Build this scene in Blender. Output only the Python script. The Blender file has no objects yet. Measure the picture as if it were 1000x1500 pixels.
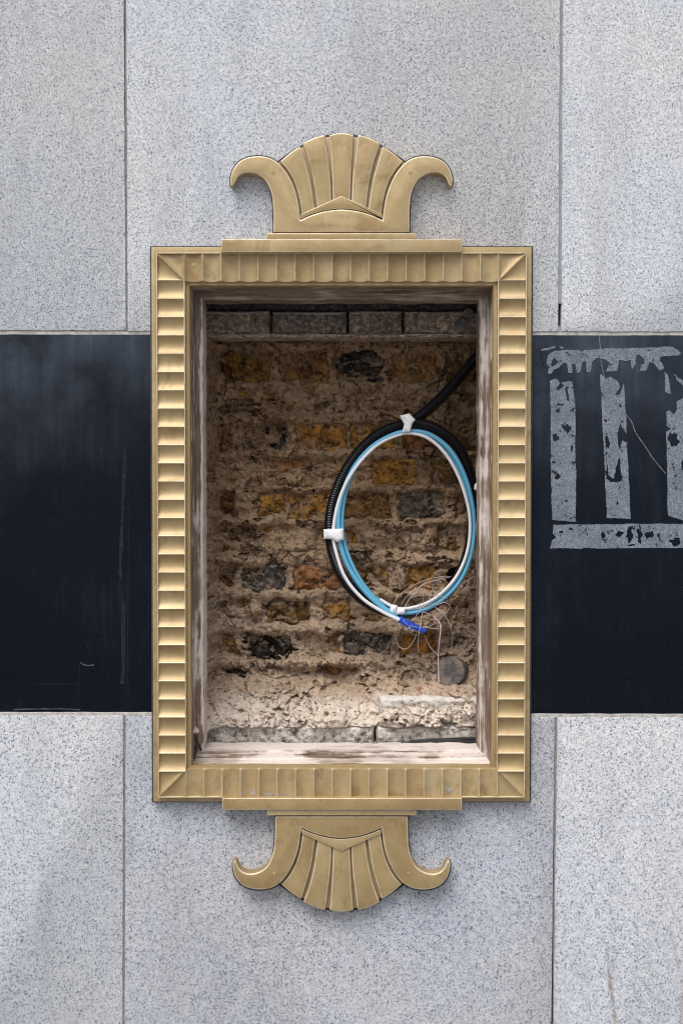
import bpy, bmesh, math, random
import numpy as np
from mathutils import Vector

random.seed(7)
SC = bpy.context.scene
COL = SC.collection

# ------------------------------------------------------------------ camera
S = 0.00135                 # metres per photo pixel on the wall face
FPX = 2083.3                # focal length in photo pixels (50 mm, portrait)
D = FPX * S                 # camera distance from the wall face
EYE = 1.62
TH = math.radians(1.51)     # slight downward pitch
cam_d = bpy.data.cameras.new("camera")
cam = bpy.data.objects.new("camera", cam_d)
COL.objects.link(cam)
cam.location = (0, -D, EYE)
cam.rotation_euler = (math.radians(90) - TH, 0, 0)
cam_d.sensor_fit = 'VERTICAL'
cam_d.sensor_height = 36.0
cam_d.lens = 50.0
cam_d.clip_start = 0.05
cam_d.clip_end = 500.0
SC.camera = cam

# ------------------------------------------------------------------ sky and sun (overcast street light)
SUN_EL = math.radians(60)
SUN_AZ = math.radians(206)     # sun stands in front of the wall (towards -y)
world = bpy.data.worlds.new("World")
SC.world = world
world.use_nodes = True
nt = world.node_tree
bg = nt.nodes["Background"]
sky = nt.nodes.new("ShaderNodeTexSky")
sky.sky_type = 'NISHITA'
sky.sun_disc = False
sky.sun_elevation = SUN_EL
sky.sun_rotation = SUN_AZ
sky.air_density = 1.0
sky.dust_density = 4.0
sky.ozone_density = 1.0
hs = nt.nodes.new("ShaderNodeHueSaturation")
hs.inputs["Saturation"].default_value = 0.45
nt.links.new(sky.outputs[0], hs.inputs["Color"])
nt.links.new(hs.outputs[0], bg.inputs[0])
bg.inputs[1].default_value = 0.09

sun_d = bpy.data.lights.new("sun", 'SUN')
sun_d.energy = 1.5
sun_d.angle = math.radians(46)
sun_d.color = (1.0, 0.97, 0.92)
sun = bpy.data.objects.new("sun", sun_d)
COL.objects.link(sun)
sv = Vector((math.sin(SUN_AZ) * math.cos(SUN_EL), math.cos(SUN_AZ) * math.cos(SUN_EL), math.sin(SUN_EL)))
sun.rotation_euler = (-sv).to_track_quat('-Z', 'Y').to_euler()
sun.location = (0, -4, 8)

SC.view_settings.view_transform = 'Standard'
SC.view_settings.look = 'None'
SC.view_settings.gamma = 1.0
SC.view_settings.use_curve_mapping = False
SC.view_settings.exposure = 0.90
SC.cycles.filter_width = 1.1
SC.cycles.use_denoising = True

# ------------------------------------------------------------------ geometry helpers
def P(px, py, y=0.0):
    """world point at depth y that the photo shows at pixel (px, py)"""
    a = (px - 500.0) / FPX
    b = (750.0 - py) / FPX
    fy = math.cos(TH) + b * math.sin(TH)
    fz = -math.sin(TH) + b * math.cos(TH)
    t = (y + D) / fy
    return (t * a, y, EYE + t * fz)

def PX(px, py, y=0.0):
    p = P(px, py, y)
    return (p[0], p[2])

_tabs = {}
def vnoise(x, y, seed=0):
    if seed not in _tabs:
        _tabs[seed] = np.random.RandomState(seed).rand(256, 256)
    T = _tabs[seed]
    x = np.asarray(x, float); y = np.asarray(y, float)
    xi = np.floor(x).astype(int); yi = np.floor(y).astype(int)
    fx = x - xi; fy = y - yi
    fx = fx * fx * fx * (fx * (fx * 6 - 15) + 10)
    fy = fy * fy * fy * (fy * (fy * 6 - 15) + 10)
    x0 = xi & 255; x1 = (xi + 1) & 255; y0 = yi & 255; y1 = (yi + 1) & 255
    return ((T[x0, y0] * (1 - fx) + T[x1, y0] * fx) * (1 - fy) + (T[x0, y1] * (1 - fx) + T[x1, y1] * fx) * fy) * 2 - 1

def fbm(x, y, scale, octs=4, seed=0, gain=0.5):
    v = 0; a = 1.0; tot = 0
    x = np.asarray(x, float) / scale; y = np.asarray(y, float) / scale
    for i in range(octs):
        c, s = math.cos(0.6 * i + seed), math.sin(0.6 * i + seed)
        v = v + a * vnoise(c * x - s * y + 17.3 * i, s * x + c * y + 9.1 * i, seed * 13 + i)
        tot += a; a *= gain; x = x * 2.03; y = y * 2.03
    return v / tot

def sstep(a, b, x):
    t = np.clip((x - a) / (b - a), 0, 1)
    return t * t * (3 - 2 * t)

def link(name, me, mat, parent=None, smooth=None):
    o = bpy.data.objects.new(name, me)
    COL.objects.link(o)
    if mat is not None and len(me.materials) == 0:
        me.materials.append(mat)
    if parent is not None:
        o.parent = parent
    if smooth is not None:
        me.polygons.foreach_set("use_smooth", [True] * len(me.polygons))
        if smooth < 179:
            me.set_sharp_from_angle(angle=math.radians(smooth))
    return o

def mesh(name, verts, faces):
    me = bpy.data.meshes.new(name)
    me.from_pydata([tuple(v) for v in verts], [], [tuple(f) for f in faces])
    me.update()
    return me

def thing(name, label, cat, loc=(0, 0, 0), group=None):
    o = bpy.data.objects.new(name, None)
    o.empty_display_size = 0.05
    COL.objects.link(o)
    o["label"] = label; o["category"] = cat
    if group: o["group"] = group
    return o

def tag(o, label, cat, group=None):
    o["label"] = label; o["category"] = cat
    if group: o["group"] = group
    return o

def area2(pts):
    return sum(pts[i][0] * pts[(i + 1) % len(pts)][1] - pts[(i + 1) % len(pts)][0] * pts[i][1] for i in range(len(pts)))

def offset(pts, d):
    """move a CCW outline inward by d (negative: outward)"""
    n = len(pts); out = []
    for i in range(n):
        a = Vector(pts[i - 1]); b = Vector(pts[i]); c = Vector(pts[(i + 1) % n])
        e1 = (b - a); e2 = (c - b)
        if e1.length < 1e-9: e1 = e2.copy()
        if e2.length < 1e-9: e2 = e1.copy()
        e1.normalize(); e2.normalize()
        n1 = Vector((-e1.y, e1.x)); n2 = Vector((-e2.y, e2.x))
        m = n1 + n2
        k = m.dot(m)
        m = m * (2.0 / k) if k > 0.25 else n1 * 1.0
        if m.length > 1.8: m = m * (1.8 / m.length)
        out.append((b.x + m.x * d, b.y + m.y * d))
    return out

def prism(name, pts, yf, yb, bev, mat, parent=None, smooth=35, segs=3, edge=None):
    """outline in (x, z), front at y=yf (nearer the camera), back at yb, rounded front edge"""
    if area2(pts) < 0: pts = pts[::-1]
    rings = [(pts, yb), (pts, yf + bev)]
    for k in range(1, segs + 1):
        a = k / segs * math.pi / 2
        rings.append((offset(pts, bev * (1 - math.cos(a))), yf + bev * (1 - math.sin(a))))
    n = len(pts); V = []; F = []
    for r, y in rings:
        V += [(p[0], y, p[1]) for p in r]
    for k in range(len(rings) - 1):
        for i in range(n):
            j = (i + 1) % n
            F.append((k * n + i, k * n + j, (k + 1) * n + j, (k + 1) * n + i))
    top = (len(rings) - 1) * n
    F.append(tuple(range(top, top + n)))
    F.append(tuple(range(n - 1, -1, -1)))
    me = mesh(name, V, F)
    if edge is not None:
        me.materials.append(mat); me.materials.append(edge)
        mi = [0] * n + [1] * (n * (len(rings) - 2)) + [0, 0]
        me.polygons.foreach_set("material_index", mi)
    return link(name, me, mat, parent, smooth)

def catmull(pts, per=8, closed=False):
    pts = [Vector(p) for p in pts]
    n = len(pts); out = []
    rng = range(n) if closed else range(n - 1)
    for i in rng:
        if closed:
            p0, p1, p2, p3 = pts[i - 1], pts[i], pts[(i + 1) % n], pts[(i + 2) % n]
        else:
            p0 = pts[max(i - 1, 0)]; p1 = pts[i]; p2 = pts[i + 1]; p3 = pts[min(i + 2, n - 1)]
        for k in range(per):
            t = k / per
            out.append(0.5 * ((2 * p1) + (p2 - p0) * t + (2 * p0 - 5 * p1 + 4 * p2 - p3) * t * t + (3 * p1 - p0 - 3 * p2 + p3) * t ** 3))
    if not closed: out.append(pts[-1])
    return out

def smooth2(pts, per=5):
    return [(v.x, v.y) for v in catmull([(p[0], p[1], 0) for p in pts], per)]

def resample(pts, step):
    out = [pts[0].copy()]; acc = 0.0
    for a, b in zip(pts[:-1], pts[1:]):
        L = (b - a).length
        while acc + L >= step:
            t = (step - acc) / L
            a = a.lerp(b, t); L = (b - a).length; acc = 0.0
            out.append(a.copy())
        acc += L
    return out

def tube(name, path, rad, mat, parent=None, segs=12, radfn=None, cap=True):
    V = []; F = []
    n = len(path)
    t0 = (path[1] - path[0]).normalized()
    up = Vector((0, 1, 0)) if abs(t0.y) < 0.9 else Vector((1, 0, 0))
    nrm = (up - t0 * up.dot(t0)).normalized()
    for i in range(n):
        t = (path[min(i + 1, n - 1)] - path[max(i - 1, 0)]).normalized()
        nrm = (nrm - t * nrm.dot(t)).normalized()
        bn = t.cross(nrm)
        r = rad if radfn is None else radfn(i, n)
        for k in range(segs):
            a = 2 * math.pi * k / segs
            V.append(path[i] + nrm * (math.cos(a) * r) + bn * (math.sin(a) * r))
    for i in range(n - 1):
        for k in range(segs):
            j = (k + 1) % segs
            F.append((i * segs + k, i * segs + j, (i + 1) * segs + j, (i + 1) * segs + k))
    if cap:
        F.append(tuple(range(segs - 1, -1, -1)))
        F.append(tuple((n - 1) * segs + k for k in range(segs)))
    return link(name, mesh(name, V, F), mat, parent, 60)

def gridmesh(name, X, Y, Z, mat, parent=None, smooth=179):
    a, b = X.shape
    V = np.stack([X, Y, Z], -1).reshape(-1, 3)
    idx = np.arange(a * b).reshape(a, b)
    F = np.stack([idx[:-1, :-1], idx[1:, :-1], idx[1:, 1:], idx[:-1, 1:]], -1).reshape(-1, 4)
    me = bpy.data.meshes.new(name)
    me.vertices.add(a * b); me.vertices.foreach_set("co", V.ravel())
    me.loops.add(F.size); me.loops.foreach_set("vertex_index", F.ravel().astype(np.int32))
    me.polygons.add(len(F)); me.polygons.foreach_set("loop_start", np.arange(0, F.size, 4, dtype=np.int32))
    me.update(calc_edges=True); me.validate()
    return link(name, me, mat, parent, smooth)

# ------------------------------------------------------------------ material helpers
class NT:
    def __init__(self, name):
        self.m = bpy.data.materials.new(name); self.m.use_nodes = True
        self.t = self.m.node_tree; self.b = self.t.nodes["Principled BSDF"]
        self.tc = self.t.nodes.new("ShaderNodeTexCoord")
    def n(self, typ, **kw):
        nd = self.t.nodes.new(typ)
        for k, v in kw.items(): setattr(nd, k, v)
        return nd
    def l(self, a, b): self.t.links.new(a, b)
    def coord(self, scale=(1, 1, 1), out="Object", loc=(0, 0, 0), rnd=False):
        mp = self.n("ShaderNodeMapping"); mp.inputs["Scale"].default_value = scale; mp.inputs["Location"].default_value = loc
        self.l(self.tc.outputs[out], mp.inputs["Vector"])
        if rnd:
            oi = self.n("ShaderNodeObjectInfo"); ml = self.n("ShaderNodeMath", operation='MULTIPLY'); ml.inputs[1].default_value = 37.0
            self.l(oi.outputs["Random"], ml.inputs[0])
            ad = self.n("ShaderNodeVectorMath", operation='ADD'); self.l(mp.outputs[0], ad.inputs[0]); self.l(ml.outputs[0], ad.inputs[1])
            return ad.outputs[0]
        return mp.outputs[0]
    def noise(self, scale, detail=4, rough=0.55, vec=None, dist=0.0, lac=2.0):
        nd = self.n("ShaderNodeTexNoise"); nd.inputs["Scale"].default_value = scale; nd.inputs["Detail"].default_value = detail
        nd.inputs["Roughness"].default_value = rough; nd.inputs["Distortion"].default_value = dist; nd.inputs["Lacunarity"].default_value = lac
        self.l(vec if vec is not None else self.coord(), nd.inputs["Vector"])
        return nd.outputs["Fac"]
    def voro(self, scale, vec=None, feature='F1', out="Distance"):
        nd = self.n("ShaderNodeTexVoronoi", feature=feature); nd.inputs["Scale"].default_value = scale
        self.l(vec if vec is not None else self.coord(), nd.inputs["Vector"])
        return nd.outputs[out]
    def ramp(self, fac, stops):
        nd = self.n("ShaderNodeValToRGB"); e = nd.color_ramp.elements
        while len(e) > 1: e.remove(e[-1])
        e[0].position = stops[0][0]; c = stops[0][1]; e[0].color = (*c, 1) if not isinstance(c, (int, float)) else (c, c, c, 1)
        for p, c in stops[1:]:
            x = e.new(p); x.color = (*c, 1) if not isinstance(c, (int, float)) else (c, c, c, 1)
        self.l(fac, nd.inputs[0]); return nd.outputs[0]
    def mix(self, fac, a, b, mode='MIX'):
        nd = self.n("ShaderNodeMix", data_type='RGBA', blend_type=mode)
        for sock, v in ((nd.inputs[0], fac), (nd.inputs[6], a), (nd.inputs[7], b)):
            if isinstance(v, (int, float)): sock.default_value = v
            elif isinstance(v, tuple): sock.default_value = (*v, 1)
            else: self.l(v, sock)
        return nd.outputs[2]
    def math(self, op, a, b=0.0):
        nd = self.n("ShaderNodeMath", operation=op)
        for s, v in ((nd.inputs[0], a), (nd.inputs[1], b)):
            if isinstance(v, (int, float)): s.default_value = v
            else: self.l(v, s)
        return nd.outputs[0]
    def sep(self, vec):
        nd = self.n("ShaderNodeSeparateXYZ"); self.l(vec, nd.inputs[0]); return nd.outputs
    def bump(self, h, strength=0.3, dist=0.002, prev=None):
        nd = self.n("ShaderNodeBump"); nd.inputs["Strength"].default_value = strength; nd.inputs["Distance"].default_value = dist
        self.l(h, nd.inputs["Height"])
        if prev is not None: self.l(prev, nd.inputs["Normal"])
        return nd.outputs[0]
    def done(self, color=None, rough=None, normal=None, metallic=None, spec=None):
        for k, v in (("Base Color", color), ("Roughness", rough), ("Normal", normal), ("Metallic", metallic), ("Specular IOR Level", spec)):
            if v is None: continue
            s = self.b.inputs[k]
            if isinstance(v, (int, float)): s.default_value = v
            elif isinstance(v, tuple): s.default_value = (*v, 1)
            else: self.l(v, s)
        return self.m

def mat_granite():
    q = NT("speckled_granite"); v = q.coord((1, 1, 1), rnd=True)
    oi = q.n("ShaderNodeObjectInfo")
    f1 = q.noise(275, 3, 0.6, v, 0.4)
    f2 = q.noise(390, 2, 0.6, v, 0.2)
    f3 = q.noise(130, 3, 0.6, v)
    big = q.noise(5, 4, 0.6, v)
    base = q.ramp(f3, [(0.30, (0.46, 0.465, 0.48)), (0.50, (0.58, 0.584, 0.595)), (0.70, (0.67, 0.668, 0.665))])
    base = q.mix(q.ramp(f2, [(0.53, 0.0), (0.62, 0.8)]), base, (0.28, 0.305, 0.36))
    sp = q.math('ADD', f1, q.math('MULTIPLY', q.math('SUBTRACT', big, 0.5), 0.07))
    base = q.mix(q.ramp(sp, [(0.545, 0.0), (0.62, 0.9)]), base, (0.115, 0.135, 0.195))
    base = q.mix(q.ramp(f1, [(0.68, 0.0), (0.74, 0.9)]), base, (0.045, 0.05, 0.07))
    tint = q.ramp(q.noise(2.2, 3, 0.55, v), [(0.35, (0.93, 0.96, 1.0)), (0.65, (1.0, 0.98, 0.95))])
    base = q.mix(1.0, base, tint, 'MULTIPLY')
    base = q.mix(1.0, base, oi.outputs["Color"], 'MULTIPLY')
    st = q.noise(1.0, 5, 0.6, q.coord((14, 1, 2.2), rnd=True))
    base = q.mix(q.ramp(st, [(0.50, 0.0), (0.75, 0.25)]), base, (0.24, 0.23, 0.235))
    # small grey-brown scuffs of an odd shape
    rs = q.noise(1.0, 5, 0.7, q.coord((22, 1, 9), loc=(3.1, 0, 1.7), rnd=True), 0.8)
    base = q.mix(q.ramp(rs, [(0.68, 0.0), (0.76, 0.5)]), base, (0.20, 0.17, 0.15))
    wob = q.noise(55, 4, 0.7, q.coord())
    for (px, py, rx, ry, lean, amt, sc_) in ((892, 1430, 3.6, 40, 0.10, 0.75, (0.19, 0.145, 0.105)), (900, 1490, 3.5, 40, 0.12, 0.7, (0.19, 0.15, 0.11)), (990, 1400, 3.0, 34, 0.2, 0.55, (0.26, 0.235, 0.21)), (999, 1470, 5, 60, 0.0, 0.5, (0.26, 0.235, 0.21)),
                                          (436, 1412, 4.0, 16, -0.25, 0.5, (0.27, 0.24, 0.21)), (428, 1388, 5, 6, 0, 0.4, (0.27, 0.24, 0.21)), (25, 1335, 14, 3.0, 0.0, 0.5, (0.27, 0.24, 0.21)), (200, 1110, 9, 26, 0.3, 0.35, (0.30, 0.29, 0.30)), (36, 1170, 5, 22, 0.3, 0.35, (0.30, 0.28, 0.27)), (680, 1262, 4, 14, 0.2, 0.35, (0.30, 0.28, 0.27))):
        cx, cz_ = PX(px, py)
        o3 = q.sep(q.tc.outputs["Object"])
        dz = q.math('SUBTRACT', o3[2], cz_)
        dx = q.math('ADD', q.math('SUBTRACT', o3[0], cx), q.math('MULTIPLY', dz, lean))
        a_ = q.math('POWER', q.math('ABSOLUTE', q.math('DIVIDE', dx, rx * S)), 2.0); b_ = q.math('POWER', q.math('ABSOLUTE', q.math('DIVIDE', dz, ry * S)), 2.0)
        dd = q.math('ADD', q.math('ADD', a_, b_), q.math('MULTIPLY', q.math('SUBTRACT', wob, 0.5), 5.0))
        base = q.mix(q.math('MULTIPLY', q.ramp(dd, [(0.0, 1.0), (0.55, 0.45), (1.3, 0.0)]), amt * 0.85), base, sc_)
    nm = q.bump(f1, 0.15, 0.0012, q.bump(q.noise(60, 3, 0.6, v), 0.12, 0.002))
    return q.done(base, 0.62, nm, spec=0.3)

def mat_black():
    q = NT("polished_black_granite"); v = q.coord(rnd=True)
    base = q.ramp(q.noise(420, 2, 0.6, v), [(0.45, (0.0042, 0.0062, 0.011)), (0.72, (0.010, 0.0135, 0.022))])
    g = q.sep(q.tc.outputs["Generated"])
    streak = q.noise(1.0, 6, 0.68, q.coord((60, 1, 4.0), rnd=True))
    cloud = q.noise(7, 5, 0.65, v)
    # dried rain film, thickest below the upper joint
    hgt = q.ramp(g[2], [(0.0, 0.03), (0.10, 0.0), (0.62, 0.05), (0.85, 0.5), (1.0, 1.0)])
    film = q.math('MULTIPLY', hgt, q.math('MULTIPLY', q.ramp(streak, [(0.25, 0.5), (0.8, 1.0)]), q.ramp(cloud, [(0.32, 0.12), (0.66, 1.0)])))
    film = q.math('ADD', film, q.math('MULTIPLY', q.ramp(q.math('MULTIPLY', streak, cloud), [(0.27, 0.0), (0.5, 1.0)]), 0.12))
    col = q.mix(q.math('MULTIPLY', film, 0.8), base, (0.075, 0.094, 0.125))
    dots = q.voro(230, v)
    dm = q.math('MULTIPLY', q.ramp(dots, [(0.04, 1.0), (0.13, 0.0)]), q.ramp(q.noise(16, 3, 0.6, v), [(0.52, 0.0), (0.72, 0.7)]))
    col = q.mix(dm, col, (0.22, 0.25, 0.30))
    rg = q.math('ADD', 0.42, q.math('MULTIPLY', film, 0.4))
    return q.done(col, rg, q.bump(q.noise(300, 2, 0.5, v), 0.03, 0.0005), spec=0.06)

def mat_gold(name="old_gold_paint", worn=0.0):
    q = NT(name); v = q.coord(rnd=True)
    big = q.noise(9, 4, 0.6, v)
    fine = q.noise(160, 4, 0.6, v)
    col = q.ramp(big, [(0.3, (0.325, 0.230, 0.108)), (0.55, (0.405, 0.302, 0.155)), (0.75, (0.46, 0.362, 0.210))])
    col = q.mix(q.ramp(fine, [(0.35, 0.12), (0.6, 0.0)]), col, (0.22, 0.145, 0.06))
    oi = q.n('ShaderNodeObjectInfo')
    col = q.mix(1.0, col, q.ramp(oi.outputs['Random'], [(0.0, (0.90, 0.87, 0.82)), (0.5, (1.0, 1.0, 1.0)), (1.0, (1.05, 1.06, 1.10))]), 'MULTIPLY')
    pt = q.noise(13, 5, 0.7, q.coord(loc=(1.3, 0.4, 2.2), rnd=True), 0.6)
    col = q.mix(q.ramp(pt, [(0.54, 0.0), (0.70, 0.62)]), col, (0.20, 0.118, 0.04))
    # brown tarnish blotches
    tb = q.noise(26, 5, 0.65, v)
    col = q.mix(q.ramp(tb, [(0.56, 0.0), (0.74, 0.5)]), col, (0.21, 0.125, 0.04))
    # fine scuffs and drips
    sc = q.noise(1.0, 5, 0.7, q.coord((160, 160, 24), rnd=True))
    col = q.mix(q.ramp(sc, [(0.60, 0.0), (0.72, 0.35)]), col, (0.52, 0.45, 0.32))
    ch = q.noise(70, 3, 0.7, v)
    col = q.mix(q.ramp(ch, [(0.735, 0.0), (0.75, 0.8)]), col, (0.50, 0.45, 0.38))
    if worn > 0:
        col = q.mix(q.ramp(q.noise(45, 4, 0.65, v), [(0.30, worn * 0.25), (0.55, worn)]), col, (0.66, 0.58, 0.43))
    rg = q.math('ADD', 0.34, q.math('MULTIPLY', fine, 0.24))
    nm = q.bump(fine, 0.06, 0.0006, q.bump(q.noise(38, 3, 0.6, v), 0.12, 0.002))
    return q.done(col, rg, nm, metallic=0.28, spec=0.5)

def mat_brick():
    q = NT("stock_brick"); v = q.coord(rnd=True)
    oi = q.n("ShaderNodeObjectInfo")
    n1 = q.noise(42, 6, 0.7, v, 0.3)
    n2 = q.noise(170, 4, 0.7, v)
    n3 = q.noise(24, 7, 0.72, q.coord(loc=(4, 2, 9), rnd=True), 0.5)
    col = q.mix(1.0, oi.outputs["Color"], q.ramp(n1, [(0.34, (0.14, 0.12, 0.11)), (0.47, (0.55, 0.50, 0.46)), (0.60, (1.05, 1.0, 0.92)), (0.75, (1.5, 1.4, 1.2))]), 'MULTIPLY')
    col = q.mix(q.ramp(n2, [(0.53, 0.0), (0.66, 0.8)]), col, (0.022, 0.016, 0.012))
    col = q.mix(q.ramp(n3, [(0.52, 0.0), (0.63, 0.85)]), col, (0.27, 0.19, 0.128))      # mortar left on the face
    pits = q.voro(80, v)
    col = q.mix(q.ramp(pits, [(0.12, 0.85), (0.24, 0.0)]), col, (0.015, 0.011, 0.009))
    g = q.n("ShaderNodeNewGeometry"); up = q.sep(g.outputs["Normal"])[2]
    dust = q.math('MULTIPLY', q.ramp(up, [(0.25, 0.0), (0.8, 0.7)]), q.ramp(n2, [(0.3, 0.4), (0.6, 1.0)]))
    col = q.mix(dust, col, (0.46, 0.36, 0.27))
    nm = q.bump(n2, 0.8, 0.005, q.bump(n1, 0.7, 0.012))
    return q.done(col, 0.95, nm, spec=0.15)

def mat_mortar():
    q = NT("crumbling_lime_mortar"); v = q.coord()
    n1 = q.noise(18, 6, 0.68, v, 0.3); n2 = q.noise(85, 5, 0.7, v, 0.2); n3 = q.noise(330, 3, 0.65, v)
    col = q.ramp(n1, [(0.28, (0.14, 0.079, 0.041)), (0.42, (0.30, 0.187, 0.108)), (0.58, (0.40, 0.270, 0.170)), (0.75, (0.43, 0.33, 0.245))])
    col = q.mix(q.ramp(n2, [(0.36, 0.9), (0.50, 0.0)]), col, (0.05, 0.029, 0.017))
    col = q.mix(q.ramp(n2, [(0.60, 0.0), (0.72, 0.6)]), col, (0.46, 0.355, 0.265))
    col = q.mix(q.ramp(q.noise(14, 6, 0.7, q.coord(loc=(7, 3, 1)), 0.5), [(0.56, 0.0), (0.66, 0.65)]), col, (0.22, 0.115, 0.03))
    col = q.mix(q.ramp(n3, [(0.62, 0.0), (0.72, 0.5)]), col, (0.42, 0.35, 0.28))
    col = q.mix(q.ramp(n3, [(0.28, 0.6), (0.40, 0.0)]), col, (0.04, 0.027, 0.018))
    # pale lime dust lies on what faces up, thick on the heap at the foot
    g = q.n("ShaderNodeNewGeometry"); up = q.sep(g.outputs["Normal"])[2]
    dust = q.math('MULTIPLY', q.ramp(up, [(0.10, 0.0), (0.75, 0.75)]), q.ramp(n2, [(0.28, 0.3), (0.6, 1.0)]))
    col = q.mix(dust, col, (0.50, 0.35, 0.222))
    at = q.n("ShaderNodeAttribute"); at.attribute_name = "lime_and_light"; at.attribute_type = 'GEOMETRY'
    lime_and_light = q.math('MULTIPLY', at.outputs["Fac"], q.ramp(n2, [(0.30, 0.3), (0.56, 1.0)]))  # dust, with light on the lower wall put into the colour too
    col = q.mix(lime_and_light, col, (0.76, 0.67, 0.585))
    nm = q.bump(n3, 0.6, 0.003, q.bump(n2, 0.9, 0.010))
    return q.done(col, 0.95, nm, spec=0.12)

def mat_slate():
    q = NT("dusty_dark_block"); v = q.coord((1, 1, 1), rnd=True)
    oi = q.n("ShaderNodeObjectInfo")
    n1 = q.noise(105, 6, 0.72, v, 0.2); n2 = q.noise(20, 5, 0.65, v)
    col = q.ramp(n1, [(0.34, (0.04, 0.042, 0.05)), (0.47, (0.12, 0.11, 0.105)), (0.58, (0.27, 0.235, 0.205)), (0.72, (0.52, 0.47, 0.42))])
    col = q.mix(q.ramp(n2, [(0.45, 0.0), (0.7, 0.6)]), col, (0.06, 0.06, 0.065))
    col = q.mix(1.0, col, oi.outputs["Color"], 'MULTIPLY')
    g = q.n("ShaderNodeNewGeometry"); up = q.sep(g.outputs["Normal"])[2]
    col = q.mix(q.ramp(up, [(0.3, 0.0), (0.8, 0.95)]), col, (0.74, 0.70, 0.66))
    return q.done(col, 0.9, q.bump(n1, 0.7, 0.006), spec=0.2)

def mat_wood(axis):
    q = NT("weathered_timber_" + axis)
    sc = (95, 95, 5.5) if axis == 'upright' else (5.5, 95, 95)
    v = q.coord(sc, rnd=True)
    g1 = q.noise(1.0, 5, 0.65, v, 0.6); g2 = q.noise(3.5, 3, 0.6, v); blot = q.noise(9, 4, 0.6, q.coord(rnd=True))
    col = q.ramp(g1, [(0.25, (0.06, 0.038, 0.026)), (0.42, (0.15, 0.102, 0.074)), (0.58, (0.24, 0.175, 0.135)), (0.78, (0.40, 0.33, 0.28))])
    oi = q.n("ShaderNodeObjectInfo")
    at = q.n("ShaderNodeAttribute"); at.attribute_name = "paint_and_light"; at.attribute_type = 'GEOMETRY'
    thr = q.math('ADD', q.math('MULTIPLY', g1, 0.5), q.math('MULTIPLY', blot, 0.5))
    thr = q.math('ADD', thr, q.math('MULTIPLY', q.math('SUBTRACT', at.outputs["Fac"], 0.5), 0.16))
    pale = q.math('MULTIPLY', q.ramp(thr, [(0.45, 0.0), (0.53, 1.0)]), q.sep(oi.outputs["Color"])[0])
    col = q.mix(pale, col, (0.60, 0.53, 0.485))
    col = q.mix(q.ramp(g2, [(0.60, 0.0), (0.72, 0.45)]), col, (0.58, 0.53, 0.49))
    col = q.mix(q.ramp(g2, [(0.30, 0.6), (0.40, 0.0)]), col, (0.03, 0.022, 0.016))
    gg = q.n("ShaderNodeNewGeometry"); up = q.sep(gg.outputs["Normal"])[2]
    dust = q.math('MULTIPLY', q.ramp(up, [(0.3, 0.0), (0.9, 0.8)]), q.ramp(blot, [(0.3, 0.35), (0.55, 1.0)]))
    col = q.mix(dust, col, (0.62, 0.555, 0.505))
    spk = q.noise(140, 4, 0.7, q.coord(rnd=True))
    col = q.mix(q.ramp(spk, [(0.62, 0.0), (0.70, 0.7)]), col, (0.10, 0.07, 0.05))
    return q.done(col, 0.8, q.bump(g1, 0.5, 0.003, q.bump(g2, 0.3, 0.0012)), spec=0.2)

def mat_simple(name, col, rough=0.6, spec=0.3, var=0.25, scale=60, bump=0.1, dust=0.0, dustcol=(0.4, 0.34, 0.28)):
    q = NT(name); v = q.coord(rnd=True)
    n = q.noise(scale, 4, 0.6, v)
    lo = tuple(c * (1 - var) for c in col); hi = tuple(min(1, c * (1 + var)) for c in col)
    c = q.ramp(n, [(0.3, lo), (0.7, hi)])
    if dust > 0:
        c = q.mix(q.ramp(q.noise(scale * 0.6, 5, 0.7, v), [(0.42, 0.0), (0.65, dust)]), c, dustcol)
    return q.done(c, rough, q.bump(n, bump, 0.002), spec=spec)

def mat_residue():
    q = NT("dried_tape_adhesive"); v = q.coord()
    n = q.noise(330, 4, 0.7, v); m = q.noise(60, 5, 0.7, v, 0.4); k = q.noise(22, 4, 0.6, v)
    c = q.ramp(n, [(0.30, (0.065, 0.08, 0.105)), (0.50, (0.165, 0.19, 0.232)), (0.72, (0.32, 0.345, 0.385))])
    c = q.mix(q.ramp(k, [(0.40, 0.0), (0.65, 0.45)]), c, (0.065, 0.08, 0.11))
    c = q.mix(q.ramp(q.noise(120, 4, 0.7, v), [(0.64, 0.0), (0.72, 0.8)]), c, (0.38, 0.36, 0.35))
    al = q.math('MULTIPLY', q.ramp(m, [(0.385, 0.0), (0.405, 1.0)]), q.ramp(q.noise(200, 4, 0.7, v), [(0.30, 0.0), (0.36, 1.0)]))
    q.l(al, q.b.inputs["Alpha"])
    return q.done(c, 0.8, q.bump(n, 0.5, 0.001), spec=0.15)

def mat_spattered():
    q = NT("lime_spattered_stone"); v = q.coord(rnd=True)
    oi = q.n("ShaderNodeObjectInfo")
    n1 = q.noise(85, 7, 0.75, v, 0.3); n2 = q.noise(26, 5, 0.65, v)
    f = q.math('ADD', n1, q.math('MULTIPLY', q.math('SUBTRACT', n2, 0.5), 0.5))
    f = q.math('ADD', f, q.math('MULTIPLY', q.math('SUBTRACT', q.sep(oi.outputs["Color"])[0], 0.5), 0.5))
    col = q.ramp(f, [(0.36, (0.028, 0.03, 0.036)), (0.46, (0.12, 0.115, 0.11)), (0.54, (0.38, 0.33, 0.29)), (0.66, (0.68, 0.63, 0.58))])
    g = q.n("ShaderNodeNewGeometry"); up = q.sep(g.outputs["Normal"])[2]
    col = q.mix(q.math('MULTIPLY', q.ramp(up, [(0.3, 0.0), (0.8, 0.95)]), q.ramp(n1, [(0.35, 0.5), (0.5, 1.0)])), col, (0.74, 0.69, 0.64))
    return q.done(col, 0.92, q.bump(n1, 0.9, 0.008), spec=0.15)

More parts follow.
